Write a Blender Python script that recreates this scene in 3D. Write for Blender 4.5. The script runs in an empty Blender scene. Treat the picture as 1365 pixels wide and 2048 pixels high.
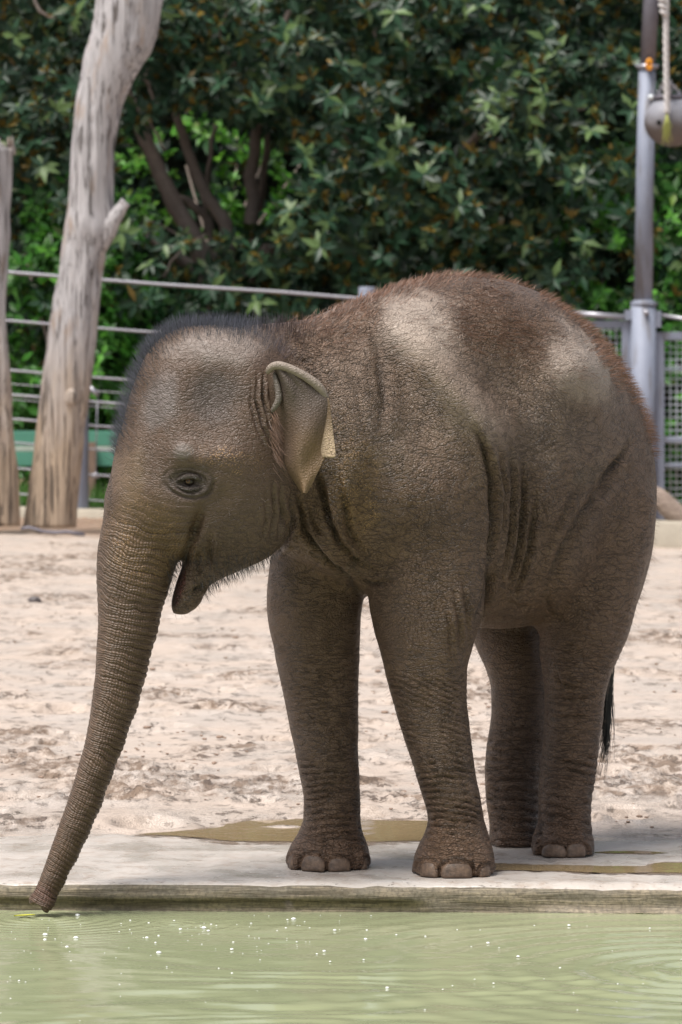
import bpy, math, random
import numpy as np
from mathutils import Vector, Matrix, noise as mnoise

random.seed(7)
RNG = np.random.default_rng(7)
SC = bpy.context.scene
COL = SC.collection

# ---------------------------------------------------------------- camera
F, CH, HY, CX = 7512.0, 1.5, 801.0, 682.5      # focal length in photo pixels, eye height, horizon row, centre column
cam = bpy.data.cameras.new('camera')
cam.sensor_fit = 'VERTICAL'; cam.sensor_height = 36.0; cam.sensor_width = 24.0
cam.lens = 36.0*F/2048.0
cam.shift_y = -(1024.0-HY)/2048.0
cam.clip_start = 0.1; cam.clip_end = 2000
cam.dof.use_dof = True; cam.dof.focus_distance = 11.75; cam.dof.aperture_fstop = 6.5
cam_ob = bpy.data.objects.new('camera', cam); COL.objects.link(cam_ob)
cam_ob.location = (0, 0, CH); cam_ob.rotation_euler = (math.radians(90), 0, 0)
SC.camera = cam_ob

# ---------------------------------------------------------------- sky, sun, exposure
SUN_EL, SUN_AZ = math.radians(66), math.radians(228)     # azimuth measured clockwise from +Y
world = bpy.data.worlds.new('World'); SC.world = world; world.use_nodes = True
wn = world.node_tree.nodes; wl = world.node_tree.links
wn.clear()
sky = wn.new('ShaderNodeTexSky'); sky.sky_type = 'NISHITA'; sky.sun_disc = False
sky.sun_elevation = SUN_EL; sky.sun_rotation = SUN_AZ
sky.air_density = 1.0; sky.dust_density = 4.0; sky.ozone_density = 1.0
hs = wn.new('ShaderNodeHueSaturation'); hs.inputs['Saturation'].default_value = 0.45     # thin overcast: greyer than a clear sky
bg = wn.new('ShaderNodeBackground'); bg.inputs['Strength'].default_value = 0.052
wo = wn.new('ShaderNodeOutputWorld')
wl.new(sky.outputs[0], hs.inputs['Color']); wl.new(hs.outputs[0], bg.inputs['Color']); wl.new(bg.outputs[0], wo.inputs['Surface'])
sun = bpy.data.lights.new('sun', 'SUN'); sun.energy = 1.5; sun.angle = math.radians(26); sun.color = (1.0, 0.96, 0.9)
sun_ob = bpy.data.objects.new('sun', sun); COL.objects.link(sun_ob)
sdir = Vector((math.sin(SUN_AZ)*math.cos(SUN_EL), math.cos(SUN_AZ)*math.cos(SUN_EL), math.sin(SUN_EL)))
sun_ob.rotation_euler = (-sdir).to_track_quat('-Z', 'Y').to_euler()
sun_ob.location = sdir*30
SC.view_settings.view_transform = 'Standard'; SC.view_settings.look = 'None'
SC.view_settings.exposure = 1.6; SC.view_settings.gamma = 1.0; SC.view_settings.use_curve_mapping = False

# ---------------------------------------------------------------- helpers
def WX(px, Y): return (px-CX)*Y/F
def WZ(py, Y): return CH-(py-HY)*Y/F
def W(px, py, Y): return np.array((WX(px, Y), Y, WZ(py, Y)))

def tag(o, label=None, cat=None, group=None, kind=None):
    if label: o['label'] = label
    if cat: o['category'] = cat
    if group: o['group'] = group
    if kind: o['kind'] = kind
    return o

def mesh_ob(name, verts, faces, mat=None, parent=None, smooth=True):
    me = bpy.data.meshes.new(name)
    if isinstance(verts, np.ndarray) and isinstance(faces, np.ndarray):
        nv, nf, k = len(verts), len(faces), faces.shape[1]
        me.vertices.add(nv); me.vertices.foreach_set('co', verts.astype(np.float32).ravel())
        me.loops.add(nf*k); me.loops.foreach_set('vertex_index', faces.astype(np.int32).ravel())
        me.polygons.add(nf)
        me.polygons.foreach_set('loop_start', np.arange(0, nf*k, k, dtype=np.int32))
        me.update(calc_edges=True); me.validate()
    else:
        me.from_pydata([tuple(v) for v in verts], [], [tuple(f) for f in faces]); me.update()
    if smooth: me.polygons.foreach_set('use_smooth', np.ones(len(me.polygons), dtype=bool))
    o = bpy.data.objects.new(name, me); COL.objects.link(o)
    if mat: me.materials.append(mat)
    if parent: o.parent = parent
    return o

def link_ob(name, me, parent=None, mw=None):
    o = bpy.data.objects.new(name, me); COL.objects.link(o)
    if parent: o.parent = parent
    if mw is not None: o.matrix_local = mw
    return o

def empty(name, loc=(0, 0, 0)):
    o = bpy.data.objects.new(name, None); COL.objects.link(o); o.location = loc
    o.empty_display_size = 0.1
    return o

def keep(o, parent):
    """parent o to parent (unrotated, unscaled) without moving it"""
    o.parent = parent; o.matrix_parent_inverse = Matrix.Translation(-Vector(parent.location))
    return o

def vattr(o, name, arr):
    me = o.data
    if arr.ndim == 1:
        a = me.attributes.new(name, 'FLOAT', 'POINT'); a.data.foreach_set('value', arr.astype(np.float32))
    else:
        c = np.ones((len(arr), 4), np.float32); c[:, :3] = arr
        a = me.attributes.new(name, 'FLOAT_COLOR', 'POINT'); a.data.foreach_set('color', c.ravel())

def hermite(xs, ys, n=600):
    """smooth dense table through the points, for np.interp"""
    xs = np.asarray(xs, float); ys = np.asarray(ys, float)
    if xs[0] > xs[-1]: xs, ys = xs[::-1], ys[::-1]
    h = np.diff(xs); s = np.diff(ys)/h
    m = np.zeros(len(xs)); m[0], m[-1] = s[0], s[-1]
    for i in range(1, len(xs)-1):
        m[i] = 0 if s[i-1]*s[i] <= 0 else (h[i-1]+h[i])*3/((2*h[i]+h[i-1])/s[i-1]+(h[i]+2*h[i-1])/s[i])
    X = np.linspace(xs[0], xs[-1], n); i = np.clip(np.searchsorted(xs, X)-1, 0, len(xs)-2)
    t = (X-xs[i])/h[i]; a, b = ys[i], ys[i+1]
    Y = (2*t**3-3*t**2+1)*a+(t**3-2*t**2+t)*h[i]*m[i]+(-2*t**3+3*t**2)*b+(t**3-t**2)*h[i]*m[i+1]
    return X.astype(np.float32), Y.astype(np.float32)

def hash3(i, j, k, seed=0):
    n = (i*374761393+j*668265263+k*2147483647+seed*144269) & 0xffffffff
    n = ((n ^ (n >> 13))*1274126177) & 0xffffffff
    n = ((n ^ (n >> 16))*2246822519) & 0xffffffff
    return ((n ^ (n >> 15)) & 0xffffff).astype(np.float32)/float(0xffffff)

def vnoise(p, seed=0):
    """value noise on (n,3) points, about -1..1"""
    f = np.floor(p); i = f.astype(np.int64); t = (p-f).astype(np.float32); t = t*t*t*(t*(t*6-15)+10)
    r = 0
    for dx in (0, 1):
        wx = t[:, 0] if dx else 1-t[:, 0]
        for dy in (0, 1):
            wy = t[:, 1] if dy else 1-t[:, 1]
            for dz in (0, 1):
                wz = t[:, 2] if dz else 1-t[:, 2]
                r = r+wx*wy*wz*hash3(i[:, 0]+dx, i[:, 1]+dy, i[:, 2]+dz, seed)
    return r*2-1

def fbm(p, octv=4, seed=0, gain=0.5):
    r = 0; a = 1.0; tot = 0
    for o in range(octv):
        r = r+a*vnoise(p*(2.0**o)+o*17.3, seed+o); tot += a; a *= gain
    return r/tot

def sstep(a, b, x):
    t = np.clip((x-a)/(b-a), 0, 1); return t*t*(3-2*t)

# node helpers
class NT:
    def __init__(s, name):
        s.m = bpy.data.materials.new(name); s.m.use_nodes = True
        s.t = s.m.node_tree; s.N = s.t.nodes; s.L = s.t.links; s.N.clear()
        s.out = s.N.new('ShaderNodeOutputMaterial'); s.b = s.N.new('ShaderNodeBsdfPrincipled')
        s.L.new(s.b.outputs[0], s.out.inputs['Surface'])
    def n(s, typ, ins={}, **kw):
        nd = s.N.new(typ)
        for k, v in kw.items(): setattr(nd, k, v)
        for k, v in ins.items(): s.set(nd.inputs[k], v)
        return nd
    def set(s, sock, v):
        if isinstance(v, bpy.types.NodeSocket): s.L.new(v, sock)
        elif isinstance(v, bpy.types.Node): s.L.new(v.outputs[0], sock)
        elif isinstance(v, (tuple, list)) and sock.type == 'RGBA' and len(v) == 3: sock.default_value = (*v, 1)
        else: sock.default_value = v
    def P(s, **kw):
        for k, v in kw.items(): s.set(s.b.inputs[k.replace('_', ' ')], v)
        return s
    def coord(s, scale=(1, 1, 1), kind='Object', rot=(0, 0, 0)):
        c = s.n('ShaderNodeTexCoord'); mp = s.n('ShaderNodeMapping')
        s.L.new(c.outputs[kind], mp.inputs[0]); mp.inputs['Scale'].default_value = scale; mp.inputs['Rotation'].default_value = rot
        return mp.outputs[0]
    def noise(s, vec=None, scale=5, detail=4, rough=0.5, dist=0):
        nd = s.n('ShaderNodeTexNoise', {'Scale': scale, 'Detail': detail, 'Roughness': rough, 'Distortion': dist})
        if vec is not None: s.L.new(vec, nd.inputs['Vector'])
        return nd.outputs['Fac']
    def vor(s, vec=None, scale=5, feature='DISTANCE_TO_EDGE', rnd=1.0):
        nd = s.n('ShaderNodeTexVoronoi', {'Scale': scale, 'Randomness': rnd}, feature=feature)
        if vec is not None: s.L.new(vec, nd.inputs['Vector'])
        return nd.outputs['Distance']
    def math(s, op, a, b=0.0, clamp=False):
        nd = s.n('ShaderNodeMath', operation=op, use_clamp=clamp); s.set(nd.inputs[0], a); s.set(nd.inputs[1], b); return nd.outputs[0]
    def ramp(s, fac, stops, interp='LINEAR'):
        nd = s.n('ShaderNodeValToRGB'); s.set(nd.inputs[0], fac); cr = nd.color_ramp; cr.interpolation = interp
        while len(cr.elements) < len(stops): cr.elements.new(0.5)
        for e, (p, c) in zip(cr.elements, stops):
            e.position = p; e.color = (*c, 1) if isinstance(c, tuple) else (c, c, c, 1)
        return nd.outputs['Color']
    def mix(s, fac, a, b, mode='MIX'):
        nd = s.n('ShaderNodeMix', data_type='RGBA', blend_type=mode)
        s.set(nd.inputs[0], fac); s.set(nd.inputs[6], a); s.set(nd.inputs[7], b); return nd.outputs[2]
    def attr(s, name, out='Fac'):
        nd = s.n('ShaderNodeAttribute'); nd.attribute_name = name; return nd.outputs[out]
    def vadd(s, a, b):
        nd = s.n('ShaderNodeVectorMath', operation='ADD'); s.set(nd.inputs[0], a); s.set(nd.inputs[1], b); return nd.outputs[0]
    def vscale(s, a, k):
        nd = s.n('ShaderNodeVectorMath', operation='SCALE'); s.set(nd.inputs[0], a); s.set(nd.inputs['Scale'], k); return nd.outputs[0]
    def bump(s, h, strength=0.5, dist=0.01, prev=None):
        nd = s.n('ShaderNodeBump', {'Strength': strength, 'Distance': dist}); s.set(nd.inputs['Height'], h)
        if prev is not None: s.L.new(prev, nd.inputs['Normal'])
        return nd.outputs[0]

def simple(name, col, rough=0.6, metal=0.0, var=0.25, scale=12, bump=0.2, bd=0.004, spec=0.5):
    m = NT(name); v = m.coord()
    f = m.noise(v, scale, 5, 0.6)
    c = m.mix(f, tuple(x*(1-var) for x in col), tuple(min(1, x*(1+var)) for x in col))
    m.P(Base_Color=c, Roughness=rough, Metallic=metal, Normal=m.bump(m.noise(v, scale*6, 4, 0.6), bump, bd))
    m.b.inputs['Specular IOR Level'].default_value = spec
    return m.m

def tube(points, radii, sides=10, cap=True, ell=None):
    """verts, faces of a tube along points; ell = per-ring squash of the second axis"""
    P = [Vector(p) for p in points]; n = len(P); V = []; Fc = []
    up = Vector((0, 1, 0)); prev = None
    for i in range(n):
        d = (P[min(i+1, n-1)]-P[max(i-1, 0)]).normalized()
        if prev is None:
            a = d.cross(Vector((0.13, 1, 0.07))).normalized()
        else:
            a = (prev-d*prev.dot(d)).normalized()
        prev = a; b = d.cross(a)
        e = 1 if ell is None else ell
        for k in range(sides):
            t = 2*math.pi*k/sides
            V.append(P[i]+(a*math.cos(t)+b*math.sin(t)*e)*radii[i])
    for i in range(n-1):
        for k in range(sides):
            k2 = (k+1) % sides
            Fc.append((i*sides+k, i*sides+k2, (i+1)*sides+k2, (i+1)*sides+k))
    if cap:
        Fc.append(tuple(range(sides-1, -1, -1))); Fc.append(tuple((n-1)*sides+k for k in range(sides)))
    return V, Fc

def box(x0, x1, y0, y1, z0, z1):
    V = [(x, y, z) for x in (x0, x1) for y in (y0, y1) for z in (z0, z1)]
    Fc = [(0, 1, 3, 2), (4, 6, 7, 5), (0, 4, 5, 1), (2, 3, 7, 6), (0, 2, 6, 4), (1, 5, 7, 3)]
    return V, Fc

def merge(parts):
    V = []; Fc = []
    for v, f in parts:
        o = len(V); V += [tuple(x) for x in v]; Fc += [tuple(i+o for i in q) for q in f]
    return V, Fc

def bevel(o, w=0.004, seg=2):
    md = o.modifiers.new('bevel', 'BEVEL'); md.width = w; md.segments = seg; md.limit_method = 'ANGLE'; return o
# ================================================================ the ground
FY = 36.0                                        # distance of the fence
def terrain(x, y):
    s = np.clip((y-12.9)/23.0, 0, 1.35)
    return s*(0.315-0.024*x)-0.012+0.0125*sstep(12.86, 13.0, y)

ys = np.concatenate([12.72*np.exp(np.linspace(0, math.log(40/12.72), 560)), np.geomspace(41, 600, 25)])
cs = np.concatenate([np.linspace(-.9, -.14, 14)[:-1], np.linspace(-.13, .13, 280), np.linspace(.14, .9, 14)[1:]])
GXc, GYc = np.meshgrid(cs, ys); GXm = GXc*GYc; NRs, NCs = GXm.shape
pts = np.stack([GXm.ravel(), GYc.ravel(), np.zeros(GXm.size)], 1)
low = fbm(pts*np.array((.55, .55, 1)), 3, 5); midn = fbm(pts*np.array((2.1, 1.6, 1))+9, 4, 15); hi = fbm(pts*np.array((11, 8, 1)), 4, 25); hi2 = fbm(pts*np.array((30, 22, 1)), 3, 26)
churn = sstep(.10, .34, midn*.8+low*.35)*sstep(46, 30, pts[:, 1])
z = terrain(pts[:, 0], pts[:, 1])+.020*low*sstep(12.9, 14.5, pts[:, 1])+.012*midn*sstep(12.9, 13.6, pts[:, 1])
z += churn*(.032*np.abs(hi)-.005+.014*hi2)*sstep(12.8, 13.4, pts[:, 1])+.0022*hi*(1-churn)
fr = np.random.default_rng(3)
prints = np.zeros(len(pts))
for k in range(230):                             # footprints pressed into the wet sand
    py_ = 13.3*math.exp(fr.uniform(0, 1)*math.log(33/13.3)); px_ = fr.uniform(-.11, .11)*py_; r0 = fr.uniform(.07, .13)
    sel = np.where((np.abs(pts[:, 0]-px_) < .4) & (np.abs(pts[:, 1]-py_) < .4))[0]
    d = np.hypot(pts[sel, 0]-px_, (pts[sel, 1]-py_)*.9)/r0+midn[sel]*.3
    z[sel] += -.022*sstep(1.0, .7, d)+.012*np.exp(-((d-1.2)/.25)**2)
    prints[sel] = np.maximum(prints[sel], sstep(1.5, .9, d)*fr.uniform(.1, .55))
z -= .016*sstep(1.25, .6, np.hypot((pts[:, 0]+.12)/.95, (pts[:, 1]-13.12)/.40)+.3*midn)
pts[:, 2] = z
idx = np.arange(NRs*NCs).reshape(NRs, NCs)
Q = np.stack([idx[:-1, :-1], idx[:-1, 1:], idx[1:, 1:], idx[1:, :-1]], -1).reshape(-1, 4)
m = NT('wet_sand'); v = m.coord()
n1 = m.noise(v, 2.2, 6, .62); n2 = m.noise(m.coord((1, 1.4, 1)), 9, 6, .65); n3 = m.noise(v, 45, 4, .6)
sand = m.mix(n2, (.40, .315, .258), (.60, .50, .425)); sand = m.mix(m.math('MULTIPLY', m.ramp(n1, [(.42, 0.0), (.62, 1.0)]), .45), sand, (.55, .50, .46))
mudc = m.mix(n2, (.10, .068, .046), (.25, .175, .125))
mm = m.math('MULTIPLY', m.attr('mud'), m.ramp(m.noise(m.coord((1, .6, 1)), 12, 7, .75), [(.43, 0.0), (.56, 1.0)]))
c = m.mix(mm, sand, mudc)
fl = m.ramp(m.noise(m.coord((1, .75, 1)), 13, 8, .76), [(.555, 0.0), (.60, 1.0)])
fl = m.math('MULTIPLY', fl, m.math('ADD', m.ramp(m.noise(v, 1.6, 3), [(.38, .12), (.60, .85)]), m.math('MULTIPLY', m.attr('mud'), .5)), True)
c = m.mix(m.math('MULTIPLY', fl, .85), c, (.125, .085, .06))
soil = m.attr('soil'); c = m.mix(m.math('MULTIPLY', soil, m.ramp(n2, [(.3, .5), (.6, 1.0)])), c, (.27, .165, .105))
rg = m.math('SUBTRACT', m.math('ADD', m.math('MULTIPLY', m.ramp(n1, [(.4, .62), (.6, .30)]), 1.0), m.math('MULTIPLY', mm, .25)), m.math('MULTIPLY', m.attr('wet'), .22), True)
m.P(Base_Color=c, Roughness=rg, Normal=m.bump(m.math('ADD', m.math('ADD', m.math('MULTIPLY', n3, .6), m.math('MULTIPLY', fl, .9)), m.noise(v, 130, 3)), .8, .010))
ground = mesh_ob('ground', pts, Q, m.m); tag(ground, kind='structure')
vattr(ground, 'mud', np.clip(churn*.95+prints, 0, 1)); vattr(ground, 'soil', sstep(32.3, 33.6, pts[:, 1]+.6*midn)); vattr(ground, 'wet', sstep(17, 13, pts[:, 1]+1.5*low))

# ---------------------------------------------------------------- concrete edge of the pool
KX = np.linspace(-9, 9, 700); SK = -0.035
prof = [(1.42, -.30), (1.41, -.03), (1.30, -.002), (.95, .0), (.75, .0), (.55, .0), (.4, .0), (.28, .0), (.18, .0), (.1, .0), (.06, .0), (.035, -.001), (.018, -.005), (.006, -.014), (.0, -.026), (-.002, -.045), (.0, -.06), (.001, -.075), (.0, -.09), (.0, -.12), (.0, -.5)]
P = []; 
for x in KX:
    r = .6+.5*max(0, min(1, (x-.2)/.6))
    for (a, b) in prof:
        rr = (a, b)
        if 0 < a < .06: rr = (a, b*r*1.25)
        P.append((x, 11.69+SK*x+rr[0], rr[1]))
P = np.array(P); npf = len(prof)
nz = fbm(P*np.array((7, 7, 40)), 4, 77); P[:, 1] += np.where(P[:, 2] < -.004, .005*nz, 0); P[:, 2] += np.where((P[:, 2] > -.03), .0007*fbm(P*np.array((5, 5, 1)), 3, 78), 0)
edge = np.abs(P[:, 2]+.012) < .014; P[edge, 2] -= .006*np.maximum(0, fbm(P[edge]*np.array((16, 16, 3)), 3, 79)-.12)/.5
idx = np.arange(len(P)).reshape(len(KX), npf)
Q = np.stack([idx[:-1, :-1], idx[:-1, 1:], idx[1:, 1:], idx[1:, :-1]], -1).reshape(-1, 4)
mt = NT('concrete_top'); v = mt.coord()
a = mt.noise(mt.coord((.7, 2.2, 1)), 3.2, 6, .62); b = mt.noise(v, 18, 5, .65)
c = mt.mix(a, (.36, .305, .262), (.60, .56, .52)); c = mt.mix(mt.math('MULTIPLY', mt.ramp(b, [(.50, 0.0), (.68, 1.0)]), .65), c, (.33, .25, .195))
st = mt.ramp(mt.noise(mt.coord((1, 3, 1)), 40, 5, .7), [(.60, 0.0), (.66, 1.0)]); c = mt.mix(mt.math('MULTIPLY', st, .7), c, (.11, .09, .075))
mt.P(Base_Color=c, Roughness=mt.ramp(mt.noise(v, 4, 4), [(.38, .14), (.62, .48)]), Normal=mt.bump(mt.math('ADD', mt.noise(v, 60, 4), mt.math('MULTIPLY', st, .6)), .4, .004))
mf = NT('concrete_face'); v = mf.coord()
a = mf.noise(mf.coord((4.5, 4.5, 88)), 1.0, 5, .6, .5); b = mf.noise(mf.coord((1, 1, 2.2)), 11, 6, .68); sp = mf.n('ShaderNodeSeparateXYZ'); mf.L.new(v, sp.inputs[0])
c = mf.mix(mf.ramp(a, [(.36, 0.0), (.62, 1.0)]), (.12, .095, .064), (.36, .295, .205)); c = mf.mix(mf.ramp(b, [(.46, 0.0), (.60, .7)]), c, (.19, .165, .12))
gt = mf.noise(v, 75, 5, .7); c = mf.mix(mf.ramp(gt, [(.38, .55), (.56, 0.0)]), c, (.07, .058, .04)); c = mf.mix(mf.ramp(mf.noise(mf.coord((1, 1, 1.5)), 34, 4, .7), [(.58, 0.0), (.68, .4)]), c, (.34, .29, .21))
alg = mf.math('ADD', mf.math('MULTIPLY', sp.outputs[2], -17.0), mf.math('MULTIPLY', mf.math('SUBTRACT', mf.noise(mf.coord((1, 1, .5)), 12, 6, .65), .5), .8))
c = mf.mix(mf.ramp(alg, [(1.0, 0.0), (1.65, .85)]), c, (.028, .032, .016))
mf.P(Base_Color=c, Roughness=.62, Normal=mf.bump(mf.math('ADD', a, mf.math('MULTIPLY', mf.noise(v, 60, 4), .4)), .9, .006))
kerb = mesh_ob('pool_kerb', P, Q, mt.m); kerb.data.materials.append(mf.m); tag(kerb, kind='structure')
mi = np.zeros((len(KX)-1, npf-1), np.int32); mi[:, 13:] = 1; kerb.data.polygons.foreach_set('material_index', mi.ravel())

# ---------------------------------------------------------------- water of the pool
WZ0 = -0.092
wy = np.linspace(7.6, 11.95, 420); wx = np.linspace(-1.7, 1.7, 300)
wx = np.concatenate([[-30, -12, -5, -2.6], wx, [2.6, 5, 12, 30]]); wy = np.concatenate([[-40, 0, 4, 6.5], wy])
X_, Y_ = np.meshgrid(wx, wy); p3 = np.stack([X_.ravel(), Y_.ravel(), np.zeros(X_.size)], 1)
wob = fbm(p3*np.array((1.1, 1.6, 1)), 3, 91)
zz = .0050*fbm(p3*np.array((2.2, 6.0, 1))+wob[:, None]*1.2, 3, 92)+.0005*np.sin(p3[:, 1]*47+wob*14+p3[:, 0]*4)+.0006*np.sin(p3[:, 1]*27-p3[:, 0]*9+wob*12)
zz *= .5+.7*sstep(-.3, .4, fbm(p3*np.array((.9, 1.3, 1)), 2, 93))
zz *= np.interp(p3[:, 1], [7, 10.2, 11.2, 11.7], [1.2, 1.1, .45, .06])
for (cx_, cy_, a_, l_) in ((WX(92, 11.58), 11.57, .0022, .05), (WX(345, 11.3), 11.42, .0014, .035), (WX(1420, 10.4), 10.5, .0050, .12)):
    r = np.hypot(p3[:, 0]-cx_, p3[:, 1]-cy_); zz += a_*np.sin(2*np.pi*r/l_)*np.exp(-r/(l_*4.5))
p3[:, 2] = WZ0+zz*(np.abs(p3[:, 0]) < 2.0)
idx = np.arange(len(p3)).reshape(len(wy), len(wx)); Q = np.stack([idx[:-1, :-1], idx[:-1, 1:], idx[1:, 1:], idx[1:, :-1]], -1).reshape(-1, 4)
m = NT('pool_water'); v = m.coord()
m.P(Base_Color=m.mix(m.noise(v, 1.3, 4), (.25, .272, .158), (.32, .345, .205)), Roughness=.045, IOR=1.33,
    Normal=m.bump(m.noise(m.coord((1, 2.4, 1)), 16, 3), .06, .02))
water = mesh_ob('water', p3, Q, m.m); tag(water, kind='structure')

# foam bubbles drifting on the water
fr = np.random.default_rng(11); bub = []
proto = [(math.cos(a)*math.cos(e), math.sin(a)*math.cos(e), math.sin(e)) for e in (0, .6, 1.1) for a in np.linspace(0, 2*math.pi, 7)[:-1]]+[(0, 0, 1)]
pf = [(i+j*6, (i+1) % 6+j*6, (i+1) % 6+(j+1)*6, i+(j+1)*6) for j in range(2) for i in range(6)]+[(12+i, 12+(i+1) % 6, 18) for i in range(6)]
for k in range(150):
    if k < 95: Y = 11.62-abs(fr.normal())*.62; x = WX(fr.normal(430, 230), Y)
    else: Y = fr.uniform(9.5, 11.5); x = WX(fr.uniform(-20, 1390), Y)
    if Y < 9.3 or Y > 11.62+SK*x: continue
    s = fr.choice([.0018, .0025, .0035, .0055, .008], p=[.4, .3, .18, .08, .04])
    bub.append(([(x+s*a, Y+s*b*1.3, WZ0+.001+s*c*.6) for a, b, c in proto], pf))
foam = mesh_ob('foam', *merge(bub), simple('foam', (.75, .76, .74), .3)); tag(foam, 'scattered white foam bubbles floating on the green water', 'foam', kind='stuff')

# ---------------------------------------------------------------- puddles
def puddle(name, outline, zlev, mat):
    n = len(outline); pts_ = []
    for i in range(n):
        a, b = np.array(outline[i]), np.array(outline[(i+1) % n])
        for t in np.linspace(0, 1, 24)[:-1]:
            pts_.append(a+(b-a)*t)
    q = np.array(pts_); q3 = np.stack([q[:, 0], q[:, 1], np.zeros(len(q))], 1)
    q = q+np.stack([.05*fbm(q3*6, 3, 61), .035*fbm(q3*6+50, 3, 62)], 1)
    ctr = q.mean(0); q2 = ctr+(q-ctr)*np.array((1.06, 1.30))+np.stack([.03*fbm(q3*15, 3, 64), .03*fbm(q3*15+9, 3, 65)], 1)
    o = mesh_ob('wet_mud', [(x, y, zlev-.0006) for x, y in q2], [tuple(range(len(q2)))], WETM, smooth=False); tag(o, kind='structure')
    o = mesh_ob(name, [(x, y, zlev) for x, y in q], [tuple(range(len(q)))], mat, smooth=False); tag(o, kind='structure'); return o
m = NT('wet_mud'); v = m.coord()
m.P(Base_Color=m.mix(m.noise(v, 22, 5), (.16, .105, .07), (.34, .25, .185)), Roughness=.22, Normal=m.bump(m.noise(v, 60, 4), .5, .006))
tr_ = m.n('ShaderNodeBsdfTransparent'); mx_ = m.n('ShaderNodeMixShader'); m.L.new(m.ramp(m.noise(v, 13, 6, .7), [(.42, .0), (.56, .8)]), mx_.inputs[0]); m.L.new(tr_.outputs[0], mx_.inputs[1]); m.L.new(m.b.outputs[0], mx_.inputs[2]); m.L.new(mx_.outputs[0], m.out.inputs['Surface']); WETM = m.m
m = NT('puddle_water'); v = m.coord()
m.P(Base_Color=m.mix(m.noise(v, 4, 4), (.26, .19, .103), (.33, .24, .135)), Roughness=.03, IOR=1.33, Normal=m.bump(m.noise(v, 14, 2), .03, .01)); PUD = m.m
def pw(pts_): return [(WX(a, F*CH/(b-HY)), F*CH/(b-HY)) for a, b in pts_]
puddle('puddle', pw([(270, 1669), (380, 1672), (430, 1680), (620, 1686), (780, 1684), (905, 1682), (960, 1676), (900, 1650), (850, 1643), (760, 1641), (600, 1640), (490, 1643), (430, 1655), (330, 1666)]), .0017, PUD)
puddle('puddle', pw([(985, 1741), (1100, 1743), (1250, 1746), (1500, 1748), (1480, 1728), (1335, 1727), (1290, 1733), (1200, 1733), (1120, 1730), (1060, 1730), (985, 1728)]), .0017, PUD)
puddle('puddle', pw([(1190, 1707), (1300, 1710), (1345, 1706), (1300, 1703), (1230, 1703)]), .0017, PUD)

# mud clods and bits of dung lying about
def lump(r, seed, flat=.6, n=2):
    V = []; Fc = []
    V, Fc = uvs(10, 7)
    V = np.array(V); q = 1+.45*fbm(V*1.6+seed*7.1, 3, seed); V = V*q[:, None]*r; V[:, 2] = V[:, 2]*flat; return V, Fc
def uvs(nu, nv):
    V = [(0, 0, 1)]; Fc = []
    for j in range(1, nv):
        for i in range(nu):
            a, b = 2*math.pi*i/nu, math.pi*j/nv; V.append((math.sin(b)*math.cos(a), math.sin(b)*math.sin(a), math.cos(b)))
    V.append((0, 0, -1))
    for i in range(nu): Fc.append((0, 1+i, 1+(i+1) % nu)); Fc.append((len(V)-1, len(V)-1-nu+(i+1) % nu, len(V)-1-nu+i))
    for j in range(nv-2):
        for i in range(nu):
            a = 1+j*nu+i; b = 1+j*nu+(i+1) % nu; Fc.append((a, a+nu, b+nu, b))
    return V, Fc
fr = np.random.default_rng(21); parts = []
protos = [lump(1.0, s, .4) for s in range(6)]
def gz_at(x, y): return float(terrain(x, y))
centres = [(fr.uniform(-.1, .1), 13.2*math.exp(fr.uniform(0, 1)*math.log(30/13.2))) for k in range(70)]
for k in range(1100):
    if k < 900:
        c_, y0 = centres[k % len(centres)]; y = y0+fr.normal()*.30; x = c_*y0+fr.normal()*.30
    else:
        y = 13.0*math.exp(fr.uniform(0, 1)*math.log(30/13.0)); x = fr.uniform(-.11, .11)*y
    if y < 13.0 or (y < 13.6 and -1.0 < x < .6): continue
    V, Fc = protos[k % 6]; s = fr.choice([.005, .008, .012, .018], p=[.45, .35, .16, .04]); a = fr.uniform(0, 6.28)
    R = np.array(((math.cos(a), -math.sin(a), 0), (math.sin(a), math.cos(a), 0), (0, 0, 1)))
    parts.append(((V*s)@R.T+np.array((x, y, gz_at(x, y)+.006)), Fc))
cl = mesh_ob('mud_clods', *merge(parts), simple('mud', (.24, .165, .12), .7, var=.4, scale=3)); tag(cl, 'small brown clods of mud scattered over the wet sand', 'mud', kind='stuff')
Y = F*1.40/(1233-HY); 
V, Fc = lump(.042, 9, .7); st_ = mesh_ob('stone', V+np.array((WX(71, Y), Y, gz_at(WX(71, Y), Y)+.02)), Fc, simple('dark_stone', (.10, .085, .085), .5, var=.4, scale=20)); tag(st_, 'dark rounded stone lying alone on the pale sand beside the trunk', 'stone')

# yellow leaf afloat by the trunk tip
V = []; n = 12
for i in range(n+1):
    t = i/n; w_ = .0105*math.sin(math.pi*min(1, t*1.02))**.7
    for sgn in (-1, 0, 1): V.append((WX(28, 11.56)+t*.066, 11.56+sgn*w_+.006*math.sin(t*3), WZ0+.0045+.003*abs(sgn)+.003*t*t))
Fc = [(3*i+j, 3*i+j+3, 3*i+j+4, 3*i+j+1) for i in range(n) for j in (0, 1)]
lf = mesh_ob('floating_leaf', V, Fc, simple('yellow_leaf', (.50, .48, .03), .4)); tag(lf, 'slim yellow leaf floating on the water by the trunk tip', 'leaf')
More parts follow.
